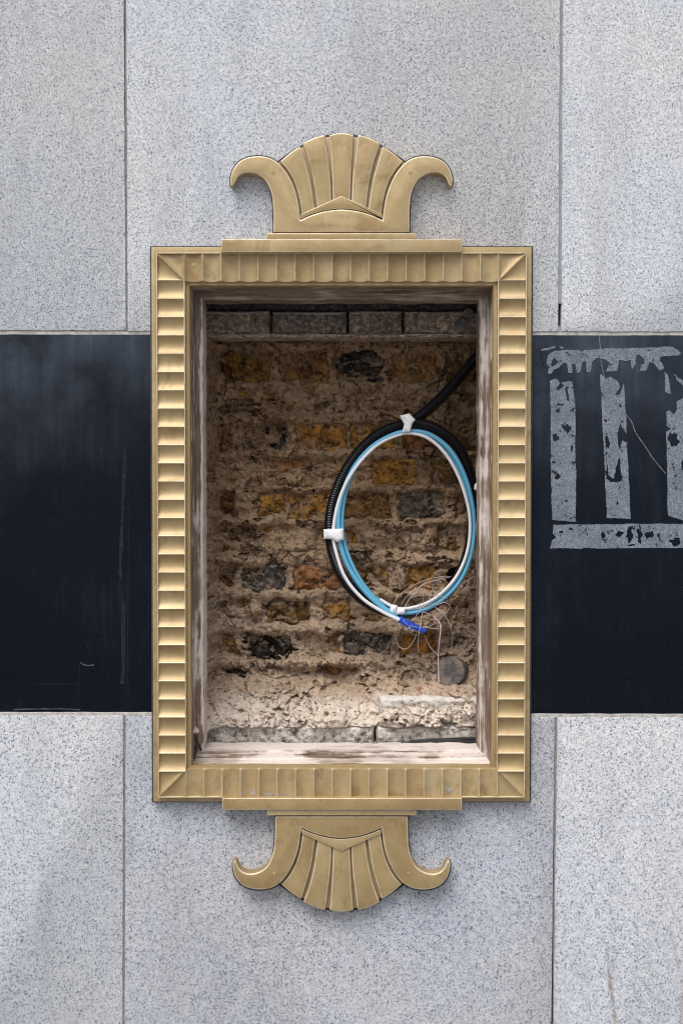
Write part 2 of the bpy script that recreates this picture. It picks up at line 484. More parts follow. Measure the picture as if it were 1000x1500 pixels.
def mat_ground():
    q = NT("grey_paving"); v = q.coord()
    n = q.noise(30, 4, 0.6, v)
    c = q.ramp(n, [(0.3, (0.17, 0.165, 0.16)), (0.7, (0.25, 0.245, 0.24))])
    return q.done(c, 0.85, q.bump(n, 0.2, 0.003))

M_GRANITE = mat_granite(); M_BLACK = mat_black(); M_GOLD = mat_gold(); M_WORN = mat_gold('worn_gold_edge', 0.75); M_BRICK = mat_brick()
M_MORTAR = mat_mortar(); M_SLATE = mat_slate(); M_WOODV = mat_wood('upright'); M_WOODH = mat_wood('level')
M_SEAL = mat_simple("grey_joint_filler", (0.20, 0.185, 0.18), 0.8, 0.2, 0.3, 80, 0.3)
M_SEALB = mat_simple("bluish_sealant", (0.24, 0.26, 0.29), 0.55, 0.3, 0.2, 60, 0.2)
M_LIME = mat_simple("pale_bed_mortar", (0.42, 0.40, 0.38), 0.9, 0.2, 0.3, 90, 0.5)
M_GRIME = mat_simple("dark_grime_sealant", (0.06, 0.058, 0.068), 0.8, 0.2, 0.5, 120, 0.3)
M_TAPEGHOST = mat_residue()
M_SCRATCH = mat_simple("pale_scratch", (0.15, 0.165, 0.19), 0.8, 0.2, 0.4, 150, 0.2)
M_MARK = mat_simple('dull_scuff', (0.065, 0.074, 0.09), 0.8, 0.2, 0.4, 150, 0.2)
M_FAINT = mat_simple("faint_residue", (0.0125, 0.0172, 0.026), 0.6, 0.1, 0.5, 120, 0.2)
M_CONDUIT = mat_simple("black_corrugated_plastic", (0.008, 0.008, 0.011), 0.24, 0.7, 0.2, 60, 0.03)
M_BLUE = mat_simple("light_blue_cable_sheath", (0.12, 0.40, 0.60), 0.42, 0.4, 0.06, 40, 0.02)
M_WHITE = mat_simple("white_cable_sheath", (0.74, 0.73, 0.76), 0.45, 0.4, 0.04, 40, 0.02)
M_TAPE = mat_simple("white_tape", (0.80, 0.80, 0.82), 0.55, 0.3, 0.06, 120, 0.25)
M_BTAPE = mat_simple("royal_blue_tape", (0.012, 0.06, 0.50), 0.4, 0.4, 0.25, 120, 0.3)
M_WIRE = mat_simple("thin_pale_wire", (0.42, 0.36, 0.335), 0.45, 0.4, 0.15, 60, 0.0)
M_PINK = mat_simple("thin_pink_wire", (0.62, 0.42, 0.47), 0.45, 0.4, 0.15, 60, 0.0)
M_CAP = mat_simple("dusty_dark_plastic", (0.075, 0.075, 0.08), 0.75, 0.25, 0.35, 70, 0.2, 0.9, (0.24, 0.19, 0.15))
M_BLACKP = mat_simple("black_plastic_strands", (0.014, 0.014, 0.017), 0.5, 0.4, 0.3, 60, 0.1, 0.12, (0.2, 0.19, 0.19))
M_CHIP = mat_simple("bare_grey_primer", (0.30, 0.27, 0.25), 0.9, 0.2, 0.4, 200, 0.4)
M_GROUND = mat_ground(); M_SPAT = mat_spattered()

# ------------------------------------------------------------------ ground
me = mesh("pavement", [(-60, -60, 0), (60, -60, 0), (60, 0.02, 0), (-60, 0.02, 0)], [(0, 1, 2, 3)])
o = link("pavement", me, M_GROUND); o["kind"] = "structure"

# ------------------------------------------------------------------ stone wall
wall = thing("granite_wall", "pale grey speckled granite wall crossed by a polished black stone band", "wall")

def rough_edge(pts, step=9.0, amp=0.45, seed=0):
    out = []
    n = len(pts)
    for i in range(n):
        a = Vector(pts[i]); b = Vector(pts[(i + 1) % n])
        L = (b - a).length; k = max(1, int(L / step))
        nn = Vector((-(b - a).y, (b - a).x)).normalized()
        for j in range(k):
            p = a.lerp(b, j / k)
            if 0 < j < k:
                p = p + nn * float(amp * fbm(p.x + 31 * i, p.y, 22, 3, seed + 3) * 1.6)
            out.append((p.x, p.y))
    return out

def slab(name, pts, mat, color=(1, 1, 1), seed=0, yf=0.0, yb=0.05, bev=0.0016, amp=0.45):
    pts = rough_edge(pts, 9, amp, seed)
    w = [PX(a, b, yf) for a, b in pts]
    o = prism(name, w, yf, yb, bev, mat, wall, smooth=35, segs=2)
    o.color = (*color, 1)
    return o

G = 1.6   # half of a joint, px
YT, YB = -900, 1900
slab("granite_slab", [(-520, YT), (183.3 - G, YT), (183.3 - G, 0), (186.0 - G, 484), (-520, 483)], M_GRANITE, (1.0, 1.01, 1.03), 1)
slab("granite_slab", [(183.3 + G, YT), (821.5 - G, YT), (821.5 - G, 0), (818.3 - G, 485.5), (758, 485.5), (758, 405), (242, 405), (242, 485), (186 + G, 485), (183.3 + G, 0)],
     M_GRANITE, (0.99, 0.995, 1.01), 2)
slab("granite_slab", [(821.5 + 2.6, YT), (1520, YT), (1520, 487), (819 + 2.6, 485.5), (821.5 + 2.6, 0)], M_GRANITE, (1.04, 1.045, 1.06), 3)
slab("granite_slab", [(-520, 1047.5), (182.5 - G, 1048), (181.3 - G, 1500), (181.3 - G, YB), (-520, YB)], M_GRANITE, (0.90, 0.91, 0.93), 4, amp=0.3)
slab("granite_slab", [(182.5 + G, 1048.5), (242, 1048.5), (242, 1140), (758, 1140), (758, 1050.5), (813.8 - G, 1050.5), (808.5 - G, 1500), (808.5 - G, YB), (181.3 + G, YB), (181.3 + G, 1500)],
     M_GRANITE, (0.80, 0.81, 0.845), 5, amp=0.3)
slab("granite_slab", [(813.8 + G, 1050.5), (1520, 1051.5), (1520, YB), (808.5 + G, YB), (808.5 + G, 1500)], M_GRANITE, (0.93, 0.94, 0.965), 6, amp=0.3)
bl = slab("black_slab", [(-520, 490), (242, 490), (242, 1043.5), (-520, 1042.5)], M_BLACK, (1, 1, 1), 7, yf=0.0015, amp=0.12, bev=0.001)
br = slab("black_slab", [(758, 491), (1520, 492), (1520, 1046.5), (758, 1045.5)], M_BLACK, (1, 1, 1), 8, yf=0.0015, amp=0.12, bev=0.001)

def strip(name, a, b, w, y, mat, parent=wall, amp=0.25, seed=0, yb=0.03):
    a = Vector(a); b = Vector(b); d = (b - a); n = Vector((-d.y, d.x)).normalized() * (w / 2)
    pts = rough_edge([tuple(a + n), tuple(a - n), tuple(b - n), tuple(b + n)], 11, amp, seed)
    return prism(name, [PX(p[0], p[1], y) for p in pts], y, yb, 0.0006, mat, parent, 35, 1)
strip("joint_filler", (183.3, YT), (186, 486), 4.4, 0.0022, M_SEAL, seed=1)
strip("joint_filler", (822.5, YT), (820.5, 445), 6.6, 0.0022, M_SEALB, seed=2, amp=0.7)
strip("joint_filler", (818.9, 478), (818.8, 487), 6.4, 0.0022, M_SEALB, seed=3, amp=0.7)
strip("joint_filler", (182.5, 1047), (181.3, YB), 4.4, 0.0022, M_SEAL, seed=4)
strip("joint_filler", (813.8, 1049), (808.5, YB), 4.4, 0.0022, M_SEAL, seed=5)
strip("bed_joint", (-520, 486.6), (242, 487.4), 6.6, 0.0026, M_LIME, seed=6, amp=0.5)
strip("bed_joint", (758, 488.2), (1520, 489.5), 6.6, 0.0026, M_LIME, seed=7, amp=0.6)
strip("bed_joint", (-520, 1045), (242, 1046), 5.2, 0.0010, M_LIME, seed=8, amp=0.5)
strip("bed_joint", (758, 1048), (1520, 1049), 5.2, 0.0010, M_LIME, seed=9, amp=0.5)
# backing behind the open joints, a ring round the opening
rg = [(-520, YT), (1520, YT), (1520, YB), (-520, YB)]
def backbox(x0, y0, x1, y1):
    pts = [PX(x0, y0), PX(x1, y0), PX(x1, y1), PX(x0, y1)]
    prism("wall_core", pts, 0.028, 0.12, 0.001, M_GRIME, wall, 35, 1)
backbox(-515, YT + 5, 268, YB - 5); backbox(732, YT + 5, 1515, YB - 5)
backbox(268.5, YT + 5, 731.5, 405); backbox(268.5, 1134, 731.5, YB - 5)

prism("wall_core", [PX(-510, YT + 10), PX(1510, YT + 10), PX(1510, YB - 6), PX(-510, YB - 6)], 0.40, 0.46, 0.001, M_GRIME, wall, 35, 1)
bl['label'] = 'polished black slab left of the frame'; br['label'] = 'polished black slab with peeled tape marks'
# dried tape outline and scratches on the right black slab (coordinates of a 4.168x enlargement)
def rz(pts): return [(780 + x / 4.168, 470 + y / 4.168) for x, y in pts]
def flat_with_holes(name, outer, holes, y, mat, parent, thick=0.0005, jit=0.8, seed=0):
    cu = bpy.data.curves.new(name, 'CURVE'); cu.dimensions = '2D'; cu.fill_mode = 'BOTH'; cu.extrude = thick / 2
    for li, ring in enumerate([outer] + holes):
        pts = rough_edge(ring, 1.6, jit, seed + li)
        k_ = 1.6 if li > 0 else 0.45
        sc_ = 4.0 if li > 0 else 3.0
        pts = [(a + k_ * float(fbm(a, b, sc_, 3, 5, 0.7)), b + k_ * float(fbm(a, b, sc_, 3, 6, 0.7))) for a, b in pts]
        sp = cu.splines.new('POLY'); sp.points.add(len(pts) - 1); sp.use_cyclic_u = True
        for p, (a, b) in zip(sp.points, pts):
            x, z = PX(a, b, y); p.co = (x, z, 0, 1)
    tmp = bpy.data.objects.new("tmp", cu); COL.objects.link(tmp)
    dg = bpy.context.evaluated_depsgraph_get(); dg.update()
    me = bpy.data.meshes.new_from_object(tmp.evaluated_get(dg))
    bpy.data.objects.remove(tmp)
    co = np.empty(len(me.vertices) * 3); me.vertices.foreach_get("co", co); co = co.reshape(-1, 3)
    new = np.stack([co[:, 0], y - co[:, 2], co[:, 1]], -1)
    me.vertices.foreach_set("co", new.ravel()); me.update()
    me.materials.clear()
    return link(name, me, mat, parent)

def blob(cx, cy, rx, ry, n=11, seed=0):
    n += 5; r = random.Random(seed + int(cx * 7 + cy))
    return [(cx + rx * math.cos(2 * math.pi * k / n) * r.uniform(0.5, 1.25), cy + ry * math.sin(2 * math.pi * k / n) * r.uniform(0.5, 1.25)) for k in range(n)]

YR = 0.0011
flat_with_holes("tape_residue", rz([(88, 222), (105, 197), (135, 182), (300, 177), (420, 170), (600, 168), (720, 160), (755, 163), (800, 155), (850, 156), (885, 178), (905, 200), (870, 213), (800, 214), (776, 220), (770, 245), (790, 262), (800, 290), (775, 305),
    (760, 290), (740, 262), (712, 250), (690, 300), (650, 306), (660, 268), (680, 258), (672, 225), (640, 205), (625, 225), (627, 262), (603, 300), (595, 240), (570, 245), (525, 240), (512, 308), (440, 312), (465, 260), (440, 235), (385, 226), (358, 250), (352, 312), (330, 316), (326, 255), (300, 250), (290, 310),
    (268, 318), (258, 262), (240, 262), (238, 318), (215, 318), (205, 260), (190, 255), (150, 290), (125, 300), (112, 322), (90, 322), (100, 285), (84, 262)]),
    [rz(blob(128, 255, 24, 26, 10, 3))], YR, M_TAPEGHOST, br, seed=1)
flat_with_holes("tape_residue", rz([(104, 365), (140, 352), (160, 378), (210, 368), (240, 372), (246, 420), (255, 480), (258, 700), (262, 980), (264, 1226), (180, 1220), (116, 1212), (113, 1050), (110, 900), (107, 700), (106, 500)]),
    [rz([(195, 410), (210, 400), (216, 440), (222, 490), (207, 485)]), rz(blob(152, 550, 14, 15, 9, 1)), rz(blob(212, 656, 20, 30, 12, 2)), rz(blob(136, 712, 22, 22, 10, 4)), rz(blob(237, 776, 9, 20, 9, 5)), rz(blob(150, 955, 20, 24, 9, 6)), rz(blob(126, 866, 13, 9, 8, 7))], YR, M_TAPEGHOST, br, seed=2)
flat_with_holes("tape_residue", rz([(410, 322), (440, 350), (470, 340), (520, 372), (530, 410), (502, 450), (530, 452), (555, 370), (562, 480), (570, 600), (570, 690), (545, 650), (532, 618), (514, 680), (520, 800), (545, 730), (572, 740), (582, 900), (590, 1060), (596, 1208), (520, 1204), (450, 1200), (444, 1050), (436, 880), (428, 700), (420, 540), (412, 400)]),
    [rz(blob(452, 745, 14, 52, 12, 1)), rz([(445, 830), (455, 880), (465, 945), (490, 965), (505, 900), (518, 850), (535, 820), (540, 970), (520, 985), (470, 985), (446, 960)]), rz(blob(517, 1112, 6, 15, 8, 2)), rz(blob(440, 610, 8, 14, 8, 3))], YR, M_TAPEGHOST, br, seed=3)
flat_with_holes("tape_residue", rz([(812, 560), (830, 545), (860, 572), (880, 540), (875, 490), (917, 470), (960, 480), (965, 800), (970, 1235), (917, 1222), (825, 1190), (820, 1000), (816, 800), (812, 672), (845, 660), (815, 640)]),
    [rz(blob(858, 722, 34, 46, 12, 1)), rz(blob(912, 880, 9, 40, 8, 3))], YR, M_TAPEGHOST, br, seed=4)
flat_with_holes("tape_residue", rz([(802, 310), (822, 330), (835, 400), (842, 450), (806, 430)]), [], YR, M_TAPEGHOST, br, seed=5)
flat_with_holes("tape_residue", rz([(852, 315), (880, 345), (940, 385), (940, 420), (880, 365)]), [], YR, M_TAPEGHOST, br, seed=6)
flat_with_holes("tape_residue", rz([(125, 1245), (340, 1242), (560, 1240), (640, 1238), (980, 1238), (980, 1382), (880, 1385), (640, 1386), (300, 1390), (103, 1392), (115, 1340), (140, 1320), (120, 1295)]),
    [rz(blob(172, 1290, 15, 10, 9, 1)), rz(blob(236, 1270, 16, 7, 9, 2)), rz(blob(330, 1302, 6, 12, 8, 3)), rz(blob(428, 1312, 14, 26, 9, 4)), rz(blob(525, 1298, 27, 22, 10, 5)), rz(blob(590, 1305, 22, 52, 12, 6)), rz(blob(650, 1310, 16, 62, 12, 7)), rz(blob(708, 1305, 36, 26, 11, 8)), rz(blob(768, 1312, 10, 17, 8, 9)), rz(blob(875, 1350, 40, 30, 11, 10)), rz(blob(600, 1370, 30, 7, 9, 11))], YR, M_TAPEGHOST, br, seed=7)
def ribbon(name, pts, w, y, mat, parent, seed=0, jit=0.4):
    p = catmull([(a, b, 0) for a, b in pts], 6)
    L = []; R = []
    for i in range(len(p)):
        t = (p[min(i + 1, len(p) - 1)] - p[max(i - 1, 0)]).normalized(); n = Vector((-t.y, t.x, 0))
        j = float(fbm(p[i].x, p[i].y, 5, 2, seed)) * jit
        ww = w / 2 * (0.65 + 0.7 * abs(float(fbm(p[i].x * 2, p[i].y * 2, 7, 2, seed + 4))))
        L.append(p[i] + n * (ww + j)); R.append(p[i] + n * (-ww + j))
    pts2 = [(v.x, v.y) for v in L] + [(v.x, v.y) for v in R[::-1]]
    return prism(name, [PX(a, b, y) for a, b in pts2], y, y + 0.0006, 0.0001, mat, parent, 35, 1)
ribbon("crack_line", rz([(405, 95), (412, 170), (416, 250), (432, 330), (440, 400), (470, 460), (520, 520), (560, 565), (600, 615), (625, 680), (680, 760), (740, 850), (812, 935)]), 1.3, 0.0006, M_SCRATCH, br, 3)
ribbon("residue_line", rz([(52, 178), (90, 172), (130, 160), (185, 165)]), 3.5, 0.0011, M_TAPEGHOST, br, 5, 1.2)
ribbon("residue_line", rz([(50, 190), (55, 240), (70, 285)]), 2.0, 0.0011, M_FAINT, br, 6)
# faint marks on the left black slab
ribbon("residue_line", [(183, 655), (181, 720), (178, 790), (176, 850)], 5.0, 0.0011, M_FAINT, bl, 7, 1.0)
ribbon("residue_line", [(188, 716), (188, 800), (187.5, 900), (187, 1003)], 1.0, 0.0010, M_FAINT, bl, 8)
ribbon("residue_line", [(181, 880), (181, 930), (180, 1002)], 7.0, 0.0012, M_FAINT, bl, 9, 1.0)
ribbon("residue_line", [(173, 832), (175, 855), (180, 880)], 1.3, 0.0011, M_FAINT, bl, 10)
ribbon("scratch_mark", [(118, 971), (124, 974), (131, 975), (138, 974)], 2.0, 0.0011, M_MARK, bl, 11)
ribbon("residue_line", [(45, 1002), (90, 1002.5), (117, 1002)], 0.9, 0.0011, M_FAINT, bl, 12)
ribbon("residue_line", [(117, 975), (116.5, 990), (116, 1001)], 0.9, 0.0011, M_FAINT, bl, 13)
ribbon("scratch_mark", [(20, 1039.5), (60, 1038.5), (95, 1038.5), (118, 1040)], 1.5, 0.0011, M_MARK, bl, 15)

# ------------------------------------------------------------------ ornate gilt frame
frame = thing("ornate_frame", "gold painted fluted metal frame with fan crests above and below the opening", "frame")
Y_PL, Y_AR, Y_IN = -0.015, -0.029, -0.018
xl, zt = PX(222.5, 361.5, Y_PL); xr, zb = PX(777.5, 1174.5, Y_PL)
xl = PX(223.2, 768, Y_PL)[0]; xr = PX(776.8, 768, Y_PL)[0]
fx0 = PX(230.3, 768, Y_AR)[0]; fx1 = PX(769.7, 768, Y_AR)[0]
fz0 = PX(500, 370, Y_AR)[1]; fz1 = PX(500, 1168.5, Y_AR)[1]
ix0 = PX(270.6, 768, Y_AR)[0]; ix1 = PX(729.2, 768, Y_AR)[0]
iz0 = PX(500, 410.3, Y_AR)[1]; iz1 = PX(500, 1130, Y_AR)[1]
ox0 = PX(279, 768, Y_IN)[0]; ox1 = PX(721, 768, Y_IN)[0]
oz0 = PX(500, 418.5, Y_IN)[1]; oz1 = PX(500, 1122, Y_IN)[1]

def ring_mesh(name, out, inn, yf, yb, bev, mat, parent):
    """mitred rectangular ring: 4 mitred bars in one profile"""
    (a0, b0, a1, b1), (c0, d0, c1, d1) = out, inn
    def rect(t, x0, z0, x1, z1): return [(x0 + t, z0 - t), (x1 - t, z0 - t), (x1 - t, z1 + t), (x0 + t, z1 + t)]
    rings = [(rect(0, a0, b0, a1, b1), yb), (rect(0, a0, b0, a1, b1), yf + bev), (rect(bev * .3, a0, b0, a1, b1), yf + bev * .3), (rect(bev, a0, b0, a1, b1), yf),
             (rect(-bev, c0, d0, c1, d1), yf), (rect(-bev * .3, c0, d0, c1, d1), yf + bev * .3), (rect(0, c0, d0, c1, d1), yf + bev), (rect(0, c0, d0, c1, d1), yb)]
    V = []; F = []
    for r, y in rings: V += [(p[0], y, p[1]) for p in r]
    for k in range(len(rings) - 1):
        for i in range(4):
            j = (i + 1) % 4
            F.append((k * 4 + i, (k + 1) * 4 + i, (k + 1) * 4 + j, k * 4 + j))
    return link(name, mesh(name, V, F), mat, parent, 40)
ring_mesh("outer_border", (xl, zt, xr, zb), (fx0 + .004, fz0 - .004, fx1 - .004, fz1 + .004), Y_PL, 0.001, 0.0022, M_GOLD, frame)
ring_mesh("inner_border", (ix0 - .004, iz0 + .004, ix1 + .004, iz1 - .004), (ox0, oz0, ox1, oz1), Y_IN, 0.03, 0.0018, M_GOLD, frame)
ring_mesh("frame_seal", (xl - .0042, zt + .0035, xr + .0042, zb - .0035), (xl + .01, zt - .01, xr - .01, zb + .01), -0.002, 0.001, 0.0004, M_GRIME, frame)
LIP = 0.0018
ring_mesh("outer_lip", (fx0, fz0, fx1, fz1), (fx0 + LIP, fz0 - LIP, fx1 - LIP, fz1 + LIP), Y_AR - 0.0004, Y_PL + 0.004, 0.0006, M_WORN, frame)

DM = 0.0075
def flute_mesh(L, W, inner_lip):
    """local: s along x (0..L), w along z from outer (0) to inner (-W); front is -y; concave channel with a bevelled inner end"""
    ns = 16; rows = []
    wst = [0.0, 0.25, 0.5, 0.75, 1.0]
    X = []; Y = []; Z = []
    tot = Y_IN + 0.002 - Y_AR
    for i in range(ns + 1):
        s = (0, .035, .07, .12, .18, .25, .33, .42, .5, .58, .67, .75, .82, .88, .93, .965, 1)[i]
        d = DM * (4 * s * (1 - s)) ** 0.9
        colx, coly, colz = [], [], []
        for w in wst:
            colx.append(s * L); coly.append(d); colz.append(-w * W - (d * 0.30 if w == 1.0 else 0))
        colx.append(s * L); coly.append(max(tot, d + .001)); colz.append(-W - max(tot, d + .001) * 0.30)
        X.append(colx); Y.append(coly); Z.append(colz)
    X, Y, Z = map(np.array, (X, Y, Z))
    # steepen the last strip into a crisp edge
    o = gridmesh("flute", X, Y, Z, M_GOLD, None, smooth=40)
    me = o.data
    bpy.data.objects.remove(o)
    bm = bmesh.new(); bm.from_mesh(me); bmesh.ops.recalc_face_normals(bm, faces=bm.faces)
    up = sum((f.normal.y for f in bm.faces))
    if up > 0: bmesh.ops.reverse_faces(bm, faces=bm.faces)
    bm.to_mesh(me); bm.free()
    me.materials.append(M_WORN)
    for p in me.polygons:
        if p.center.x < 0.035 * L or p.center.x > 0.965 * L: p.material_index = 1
    me.polygons.foreach_set("use_smooth", [True] * len(me.polygons)); me.set_sharp_from_angle(angle=math.radians(40))
    return me
W = (ix0 - fx0) - LIP
NV, NH = 27, 17
Lv = (iz0 - iz1) / NV; Lh = (ix1 - ix0) / NH
mv = flute_mesh(Lv, W, True); mh = flute_mesh(Lh, W, False)
def put_flute(me, loc, rot):
    o = bpy.data.objects.new("flute", me); COL.objects.link(o); o.parent = frame
    o.location = loc; o.rotation_euler = (0, rot, 0)
R = math.radians
for i in range(NH):
    put_flute(mh, (ix0 + i * Lh, Y_AR, fz0 - LIP), 0)                 # head: inner end points down
    put_flute(mh, (ix1 - i * Lh, Y_AR, fz1 + LIP), R(180))            # foot
for i in range(NV):
    put_flute(mv, (fx0 + LIP, Y_AR, iz1 + i * Lv), R(-90))
    put_flute(mv, (fx1 - LIP, Y_AR, iz0 - i * Lv), R(90))
# raised arris between flutes of the upright sides and their inner lip
for x in (ix0 - LIP * 0.2, ix1 - LIP * 0.8):
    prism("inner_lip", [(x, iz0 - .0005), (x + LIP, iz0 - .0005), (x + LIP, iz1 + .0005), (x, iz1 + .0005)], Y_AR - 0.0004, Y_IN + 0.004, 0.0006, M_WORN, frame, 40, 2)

def corner_mesh(w):
    """square w x w; ridge along the diagonal from outer (0,0) to inner (w,-w); two hollow triangles"""
    n = 22
    X = np.zeros((n + 1, n + 1)); Y = np.zeros_like(X); Z = np.zeros_like(X)
    for i in range(n + 1):
        for j in range(n + 1):
            x = i / n; z = j / n
            X[i, j] = x * w; Z[i, j] = -z * w
            if z >= x:   # lower left triangle, hollow between ridge and lower arris
                t = 0 if x >= 0.999 else (z - x) / (1 - x)
                k = (1 - x)
            else:
                t = 0 if z >= 0.999 else (x - z) / (1 - z)
                k = (1 - z)
            Y[i, j] = 0.0062 * (4 * t * (1 - t)) ** 0.85 * (0.25 + 0.75 * k) + (0.0022 * t)
    o = gridmesh("corner_block", X, Y, Z, M_GOLD, None, smooth=50)
    me = o.data; bpy.data.objects.remove(o)
    bm = bmesh.new(); bm.from_mesh(me)
    bmesh.ops.recalc_face_normals(bm, faces=bm.faces)
    if sum(f.normal.y for f in bm.faces) > 0: bmesh.ops.reverse_faces(bm, faces=bm.faces)
    bm.to_mesh(me); bm.free()
    me.polygons.foreach_set("use_smooth", [True] * len(me.polygons)); me.set_sharp_from_angle(angle=math.radians(28))
    return me
cm = corner_mesh(W + 0.0004)
for loc, rot in (((fx0 + LIP, Y_AR, fz0 - LIP), 0), ((fx1 - LIP, Y_AR, fz0 - LIP), R(90)), ((fx1 - LIP, Y_AR, fz1 + LIP), R(180)), ((fx0 + LIP, Y_AR, fz1 + LIP), R(-90))):
    o = bpy.data.objects.new("corner_block", cm); COL.objects.link(o); o.parent = frame; o.location = loc; o.rotation_euler = (0, rot, 0)

# --- crests
def cz(pts): return [(320 + x / 2.703, 180 + y / 2.703) for x, y in pts]
MX = 487.0
def mir(pts): return [(2 * MX - x, y) for x, y in pts][::-1]
scroll_in = [(218, 433), (218, 400), (217, 340), (212, 292), (200, 253), (182, 224), (155, 205), (125, 197), (98, 200), (77, 214), (68, 232), (60, 248)]
scroll_out = [(51, 251), (47, 240), (49, 210), (60, 180), (80, 155), (110, 138), (150, 131), (190, 134), (220, 146), (245, 166), (270, 197), (292, 238), (308, 283), (318, 330), (325, 384)]
arch = [(325, 384), (360, 368), (405, 353), (450, 345), (487, 342)]
left_half = smooth2(scroll_in, 4) + smooth2(scroll_out, 4)[:-1] + smooth2(arch, 4)
body_out = left_half + mir(left_half)[1:]
b1 = [(244, 152), (284, 118), (322, 93)], [(327, 100), (348, 170), (366, 240), (382, 348)], [(331, 372)], [(322, 310), (310, 262), (292, 218), (270, 182)]
blade1 = smooth2(b1[0], 5) + smooth2(b1[1], 5) + b1[2] + smooth2(b1[3], 5)
blade2 = smooth2([(334, 80), (376, 60), (418, 47)], 5) + smooth2([(423, 54), (434, 140), (443, 220), (448, 320)], 5) + smooth2([(392, 344), (378, 240), (360, 160), (336, 90)], 5)
blade3 = smooth2([(439, 48), (463, 42), (487, 40), (511, 42), (535, 48)], 4) + smooth2([(534, 60), (528, 140), (524, 220), (521, 320)], 4) + [(487, 306)] + smooth2([(453, 320), (450, 220), (446, 140), (440, 60)], 4)
chev = [(330, 364), (487, 291), (644, 364), (644, 376)] + [(x, y - 3) for x, y in mir(smooth2(arch, 4))][1:-1][::1] if False else None
chev_out = [(327, 361), (487, 289), (647, 361), (648, 380)] + [(2 * MX - x, y - 3) for x, y in smooth2(arch, 4)] + [(x, y - 3) for x, y in smooth2(arch, 4)[::-1]]
plate_out = smooth2([(236, 160), (290, 122), (338, 93), (388, 69), (440, 55), (487, 50)], 4)
plate_out = plate_out + mir(plate_out)[1:] + [(740, 160), (700, 230), (660, 330), (660, 425), (314, 425), (314, 330), (274, 230)]

def make_crest(kx, mapz, z_bars, top):
    def T(pts, y):
        return [PX(500 + (px - 500.2) * kx, mapz(py), y) for px, py in cz(pts)]
    YB_ = 0.0005
    crest = prism("crest", T(plate_out, -0.016), -0.016, YB_, 0.0015, M_GOLD, frame, 35)
    # dark seal line round the silhouette
    def seal(pts, d, y=-0.0022):
        w = T(pts, y)
        if area2(w) < 0: w = w[::-1]
        prism("crest_seal", offset(w, -d), y, 0.0006, 0.0004, M_GRIME, crest, 35, 1)
    seal(body_out, 0.0017); seal(plate_out, 0.0044, -0.0026)
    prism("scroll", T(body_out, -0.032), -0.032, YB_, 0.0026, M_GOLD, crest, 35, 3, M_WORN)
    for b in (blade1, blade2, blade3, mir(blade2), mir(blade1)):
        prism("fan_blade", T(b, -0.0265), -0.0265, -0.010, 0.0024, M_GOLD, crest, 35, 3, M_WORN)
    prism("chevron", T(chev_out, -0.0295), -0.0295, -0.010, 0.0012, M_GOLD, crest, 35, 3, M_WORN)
    for s in (-1, 1):
        cx, cy = 487 + s * 272, 196
        prism("plug", T([(cx + 8 * math.cos(a * math.pi / 8), cy + 8 * math.sin(a * math.pi / 8)) for a in range(16)], -0.0326), -0.0326, -0.030, 0.0005, M_GOLD, crest, 35, 1)
    return crest
make_crest(1.0, lambda py: py, None, True)
make_crest(0.978, lambda py: 1195.5 + (340.2 - py) * 0.967, None, False)
def bar(x0, y0, x1, y1, yf, yb=0.0):
    p0 = PX(x0, y0, yf); p1 = PX(x1, y1, yf)
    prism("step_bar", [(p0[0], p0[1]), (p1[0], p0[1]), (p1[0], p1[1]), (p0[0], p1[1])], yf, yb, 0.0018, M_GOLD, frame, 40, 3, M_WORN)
bar(324, 350.3, 676.5, 369.5, -0.041)
bar(390.3, 341.5, 609.7, 350.0, -0.035)
bar(325.3, 1169, 676.3, 1186.5, -0.041)
bar(391.2, 1186.8, 609.6, 1194.6, -0.036)
prism("plug", [(PX(284 + 3.4 * math.cos(a * math.pi / 8), 387 + 3.4 * math.sin(a * math.pi / 8), Y_AR)) for a in range(16)], Y_AR + DM * 0.86, Y_AR + 0.012, 0.0004, M_GOLD, frame, 35, 1)
# bare chips on the foot flutes
def chip(cx, cy, rx, ry, seed):
    pts = rough_edge(blob(cx, cy, rx, ry, 12, seed), 1.2, 0.5, seed)
    V = []; F = []
    def yy(px, py):
        x, z = PX(px, py, Y_AR)
        s = ((x - ix0) / Lh) % 1.0
        return Y_AR + DM * (4 * s * (1 - s)) ** 0.9 - 0.0004
    def v(px, py):
        y = yy(px, py); x, z = PX(px, py, y); return (x, y, z)
    V.append(v(cx, cy)); n = len(pts)
    for k in (0.5, 1.0):
        V += [v(cx + (a - cx) * k, cy + (b - cy) * k) for a, b in pts]
    for i in range(n):
        j = (i + 1) % n
        F.append((0, 1 + j, 1 + i)); F.append((1 + i, 1 + j, 1 + n + j, 1 + n + i))
    link("paint_chip", mesh("paint_chip", V, F), M_CHIP, frame, 60)
for a in ((371.5, 1160.5, 3.6, 4.6, 1), (394, 1163.5, 9, 3.0, 2), (417, 1164.5, 8, 2.0, 3), (657.5, 1156.5, 6, 5, 4), (357, 1162, 1.2, 4, 5), (699.5, 1141, 2.0, 3.0, 6), (459, 1133, 2.4, 3, 7), (428, 1165, 3, 2.0, 8)):
    chip(*a)

